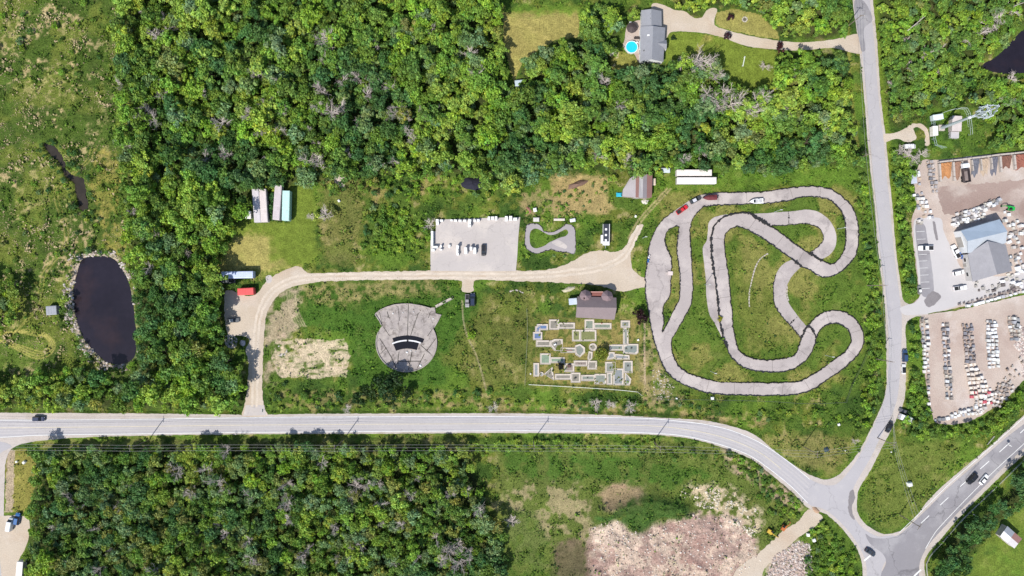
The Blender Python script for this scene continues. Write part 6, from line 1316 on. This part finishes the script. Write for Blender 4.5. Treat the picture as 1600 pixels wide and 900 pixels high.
# dead trees
dead=[(503,62,1.1),(518,66,1.2),(512,97,.9),(441,128,.9),(455,133,.8),(505,145,1.0),(503,170,1.1),(520,178,1.3),(535,170,1.1),(538,128,.9),(560,123,1.0),(588,128,.9),(575,150,1.0),(620,180,.9),(640,182,.9),(560,196,.9),(610,183,.7),(676,50,.8),(640,205,1.0),(735,90,1.0),(745,125,1.2),(760,118,1.0),(610,137,1.0),(500,140,.9),(405,120,1.0),(410,205,1.0),(430,150,.9),(440,205,1.0),(415,165,.8),(250,60,1.1),(246,55,.8),(210,78,.8),(305,90,.7),(232,180,1.1),(245,190,1.1),(350,195,1.2),(395,180,1.2),(318,150,.9),(190,135,.9),(255,138,.8),(480,250,1.0),(498,252,1.0),(505,262,.9),(590,258,.9),(618,252,.8),(545,240,.8),(205,230,.9),(355,240,1.0),(210,330,.8),(220,365,.8),(248,368,.8),(290,395,.8),(235,420,.9),(285,185,.8),(1068,95,1.3),(1085,98,1.4),(1092,92,1.3),(1100,103,1.3),(1110,112,1.3),(1118,120,1.0),(1074,125,1.0),(1102,150,1.3),(1115,158,1.3),(1128,152,1.4),(1140,165,1.4),(1150,160,1.3),(1165,170,1.3),(1172,180,1.2),(1190,155,1.2),(1178,162,1.1),(1120,170,1.1),(872,122,.8),(944,130,1.0),(966,165,.9),(980,205,.9),(935,248,.9),(980,252,1.0),(1095,238,.9),(1065,250,.9),(1232,170,1.0),(1240,120,.9),(1290,200,.9),(1560,30,1.3),(1545,45,1.2),(1575,22,1.2),(1590,12,1.1),(1450,80,.9),(1480,70,.8),(1520,60,.9),(1475,105,.8),(1590,120,1.0),(1580,150,1.0),(1420,232,1.1),(1432,240,1.2),(1448,238,1.0),(505,332,1.1),(482,336,.7),(672,350,.9),(325,732,1.0),(340,750,1.1),(355,705,.9),(300,770,.9),(455,785,1.1),(505,720,.9),(575,755,.8),(598,786,.9),(700,860,1.2),(715,850,1.1),(690,872,1.1),(720,875,1.2),(735,862,1.0),(550,860,1.0),(395,870,1.0),(750,795,1.0),(525,820,.9),(800,820,1.0),(405,880,.9),(240,890,.9),(770,640,.8),(932,634,.9),(957,636,.9),(985,637,.9),(1340,690,.6),(1200,100,.8),(540,660-20,.7)]
g2=np.random.default_rng(91)
for q_,n_ in (([(80,720),(720,720),(770,880),(60,890)],44),([(215,20),(770,20),(770,240),(400,260),(230,240)],26),([(1400,20),(1580,10),(1520,150),(1400,180)],10)):
    P_=np.array(q_)
    while n_:
        a=g2.uniform(P_[:,0].min(),P_[:,0].max()); b_=g2.uniform(P_[:,1].min(),P_[:,1].max())
        if pip(q_,np.array([a]),np.array([b_]))[0] and fbm(np.array([a]),np.array([b_]),60,180,2)[0]>.45: dead.append((a,b_,g2.uniform(.55,.95))); n_-=1
for i,(a,b_,s_) in enumerate(dead):
    X,Y,_=W(a,b_,6.0*s_); z_=.0; woods=any(bool(pip(q,np.array([a]),np.array([b_]))[0]) for q in (F1,F2,F3,F7))
    reg='in the upper left woodland' if (a<800 and b_<420 and woods) else 'near the house lawn and driveway' if (1040<a<1215 and b_<200) else 'in the woodland below the long road' if b_>690 else 'in the thicket right of the side road' if a>1370 else 'in the woods above the barn and kart track' if b_<280 else 'standing in the open scrub'
    o=thing('dead_tree',f'bare greyish dead tree {reg}','dead tree',(X,Y,z_),i*1.7,f'dead trees {reg}')
    o.scale=(s_,s_,s_*(1.35 if woods else .5)); tr=link('branches',DM[i%6],o)
# dead trunks fallen over
for a,b_,an,L in ((1422,43,40,8),(1568,18,20,10),(1448,85,35,5),(336,20,-50,6)):
    X,Y,_=W(a,b_); o=thing('fallen_tree','bare fallen trunk lying across the thicket at '+{1422:'the upper side road',1568:'the dark pond',1448:'the middle of the top right',336:'the top edge left of the middle'}[a],'fallen tree',(X,Y,3.6),R(an)); b=MB(); b.tube((-L/2,0,0),(L/2,0,.8),.2,.08,6)
    for k in range(8): b.tube((-L/4+k*L/11,0,.3),(-L/4+k*L/11+.8,random.uniform(-1.2,1.2),.9),.06,.02,4)
    b.build('trunk',M['deadwood'],o)

# ---------------------------------------------------------------- weeds, tall grass and stones (uncountable)
g=np.random.default_rng(77)
n=430000; X=g.uniform(-20,1620,n); Y=g.uniform(-15,915,n)
c,z,pv=gcol(X,Y)
lawn=np.zeros(n,bool)
for q in ([(824,480),(1003,480),(1003,606),(824,606)],HL,[(1118,10),(1222,20),(1222,66),(1118,44)],[(786,14),(908,12),(908,60),(842,80),(803,128),(786,70)],[(955,86),(1003,84),(1003,112),(953,112)]): lawn|=pip(q,X,Y)
lawn2=pip([(338,420),(370,350),(452,348),(455,292),(488,284),(494,330),(496,400),(470,416),(400,428)],X,Y)|pip([(1480,900),(1540,850),(1620,770),(1700,740),(1700,940),(1480,940)],X,Y)
TRK=pip(TI,X,Y); MR_=pip(MARSH,X,Y)
dens=np.where(MR_,.95,np.where(TRK,.55,.75))*np.clip(.35+1.6*(fbm(X,Y,16,140,3)-.3),0.1,1); dens[lawn]=.0; dens[pip([(824,480),(1003,480),(1003,606),(824,606)],X,Y)&(g.random(n)<.25)]=.5; dens[lawn2]=.06
wood=np.zeros(n,bool)
for q in (F1,F2,F3,F7): wood|=pip(q,X,Y)
dens[wood]*=.45
soil=(c[:,1]<c[:,0]*.93); dens[soil]*=.22
keep=(g.random(n)<dens)&~pv
fine=g.random(n)<.5
X,Y,c,z,lw,mr_=X[keep],Y[keep],c[keep],z[keep],lawn2[keep],MR_[keep]; k=len(X)
# bushy weeds bunch up
big=fbm(X,Y,10,150,2)
s=(.13+.42*np.clip((big-.45)*3,0,1)*g.uniform(.4,1.2,k)+.05*g.random(k))
s=np.where(lw,.1,s); hgt=s*1.5
wx_=(X-800)*S; wy_=(450-Y)*S
a=g.uniform(0,6.28,k); d=np.stack([np.cos(a),np.sin(a)],1)
nrm=np.stack([g.normal(0,.5,k),g.normal(0,.5,k),np.ones(k)],1); nrm/=np.linalg.norm(nrm,axis=1)[:,None]
u=np.cross(nrm,np.stack([d[:,0],d[:,1],np.zeros(k)],1)); u/=np.linalg.norm(u,axis=1)[:,None]; v=np.cross(nrm,u)
ctr=np.stack([wx_,wy_,z+hgt*g.uniform(.5,1.2,k)],1)
s=s[:,None]
P=np.stack([ctr-u*s,ctr+v*s*.7,ctr+u*s,ctr-v*s*.7-np.array([0,0,.5])*s],1).reshape(-1,3)
t=g.uniform(.62,1.35,k)[:,None]; gr=np.array([.9,1.08,.85]); cc=c*t*gr
br=g.random(k)<.12; cc[br]=np.array([.125,.22,.03])*g.uniform(.7,1.3,(br.sum(),1))
dk=g.random(k)<.07; cc[dk]=np.array([.03,.065,.018])
tn=(g.random(k)<.75*np.clip((fbm(X,Y,30,170,4)-.47)*9,0,1)*np.clip((fbm(X,Y,6,171,2)-.35)*5,0,1)+.04)&mr_; cc[tn]=np.array([.42,.34,.2])
tag(link('meadow_weeds',np_mesh('meadow_weeds',P,quads(len(P)),np.repeat(np.clip(cc,.01,.7),4,0),'col',False,[M['weed']])),'rough tall grass and weeds covering the meadows, marsh and verges','weeds',None,'stuff')
def stones(name,label,poly,n,smin,smax,cols,seed,avoid=None,density=None):
    g=np.random.default_rng(seed); P=np.array(poly); x=g.uniform(P[:,0].min(),P[:,0].max(),n); y=g.uniform(P[:,1].min(),P[:,1].max(),n)
    k=pip(poly,x,y)
    if avoid is not None: k&=~pip(avoid,x,y)
    if density is not None: k&=g.random(n)<density(x,y)
    x,y=x[k],y[k]; _,z,_=gcol(x,y); m=len(x)
    base=np.array([(-1,-1,0),(1,-1,0),(1,1,0),(-1,1,0),(-.6,-.7,1),(.7,-.5,1),(.6,.6,1),(-.5,.7,1)],float)
    V_=base[None]*g.uniform(.6,1.2,(m,8,3)); a=g.uniform(0,6.28,m); ca,sa=np.cos(a)[:,None],np.sin(a)[:,None]
    s=g.uniform(smin,smax,m)[:,None]; Z_=V_[...,2]*s*.9; X_=(V_[...,0]*ca-V_[...,1]*sa)*s+((x-800)*S)[:,None]; Y_=(V_[...,0]*sa+V_[...,1]*ca)*s+((450-y)*S)[:,None]
    V3=np.stack([X_,Y_,Z_+z[:,None]-.03],-1).reshape(-1,3)
    F_=np.array([(4,5,6,7),(0,1,5,4),(1,2,6,5),(2,3,7,6),(3,0,4,7)]); Q_=(np.arange(m)[:,None,None]*8+F_[None]).reshape(-1,4)
    cl=np.array(cols)[g.integers(0,len(cols),m)]*g.uniform(.75,1.2,(m,1))
    tag(link(name,np_mesh(name,V3,Q_,np.repeat(cl,8,0),'col',False,[M['rock']])),label,'stones',None,'stuff')
M['rock']=mat('loose_rock',src='col',rough=0.9,var=0.1,scale=3,fine=0)
bank=[(98,440),(108,400),(124,388),(150,392),(180,392),(200,408),(214,440),(220,500),(220,560),(206,582),(170,585),(140,568),(108,525),(98,480)]
stones('bank_rocks','pale rocks and boulders lining the dark pond bank',bank,4200,.12,.55,[(.45,.40,.37),(.34,.29,.26),(.5,.46,.44),(.2,.16,.13)],1,avoid=PONDS[0],density=lambda x,y: np.where((x<150)|(y<440)|(y>560),.6,.12)*(fbm(x,y,14,160,2)>.42))
stones('dirt_clods','loose stones and clods strewn over the pink dirt area',DIRT[:-2]+[(915,930)],2600,.08,.4,[(.5,.42,.36),(.3,.2,.17),(.55,.5,.45)],2)
stones('rubble_field','field of pale broken rubble beside the haul road',[(1195,905),(1210,868),(1246,846),(1266,850),(1270,905)],1200,.12,.5,[(.40,.33,.30),(.34,.27,.24),(.48,.43,.40)],3)
stones('crushed_spoil','scattered pale stones on the slope below the road bend',[(1070,758),(1130,765),(1180,790),(1195,830),(1170,840),(1120,800),(1060,780)],1500,.1,.45,[(.55,.5,.42),(.45,.4,.3)],4,density=lambda x,y:(fbm(x,y,10,165,2)>.48)*.9)
stones('scrub_rocks','stones in the dry corner left of the kart bend',[(1020,575),(1035,580),(1055,605),(1045,625),(1022,622)],200,.1,.3,[(.36,.31,.25),(.5,.45,.4)],5)
stones('yard_rocks','loose natural stones heaped at the right corner of the lower stone yard',[(1596,508),(1612,530),(1612,590),(1596,590),(1598,560),(1585,540)],500,.2,.55,[(.35,.28,.26),(.5,.45,.42)],6)
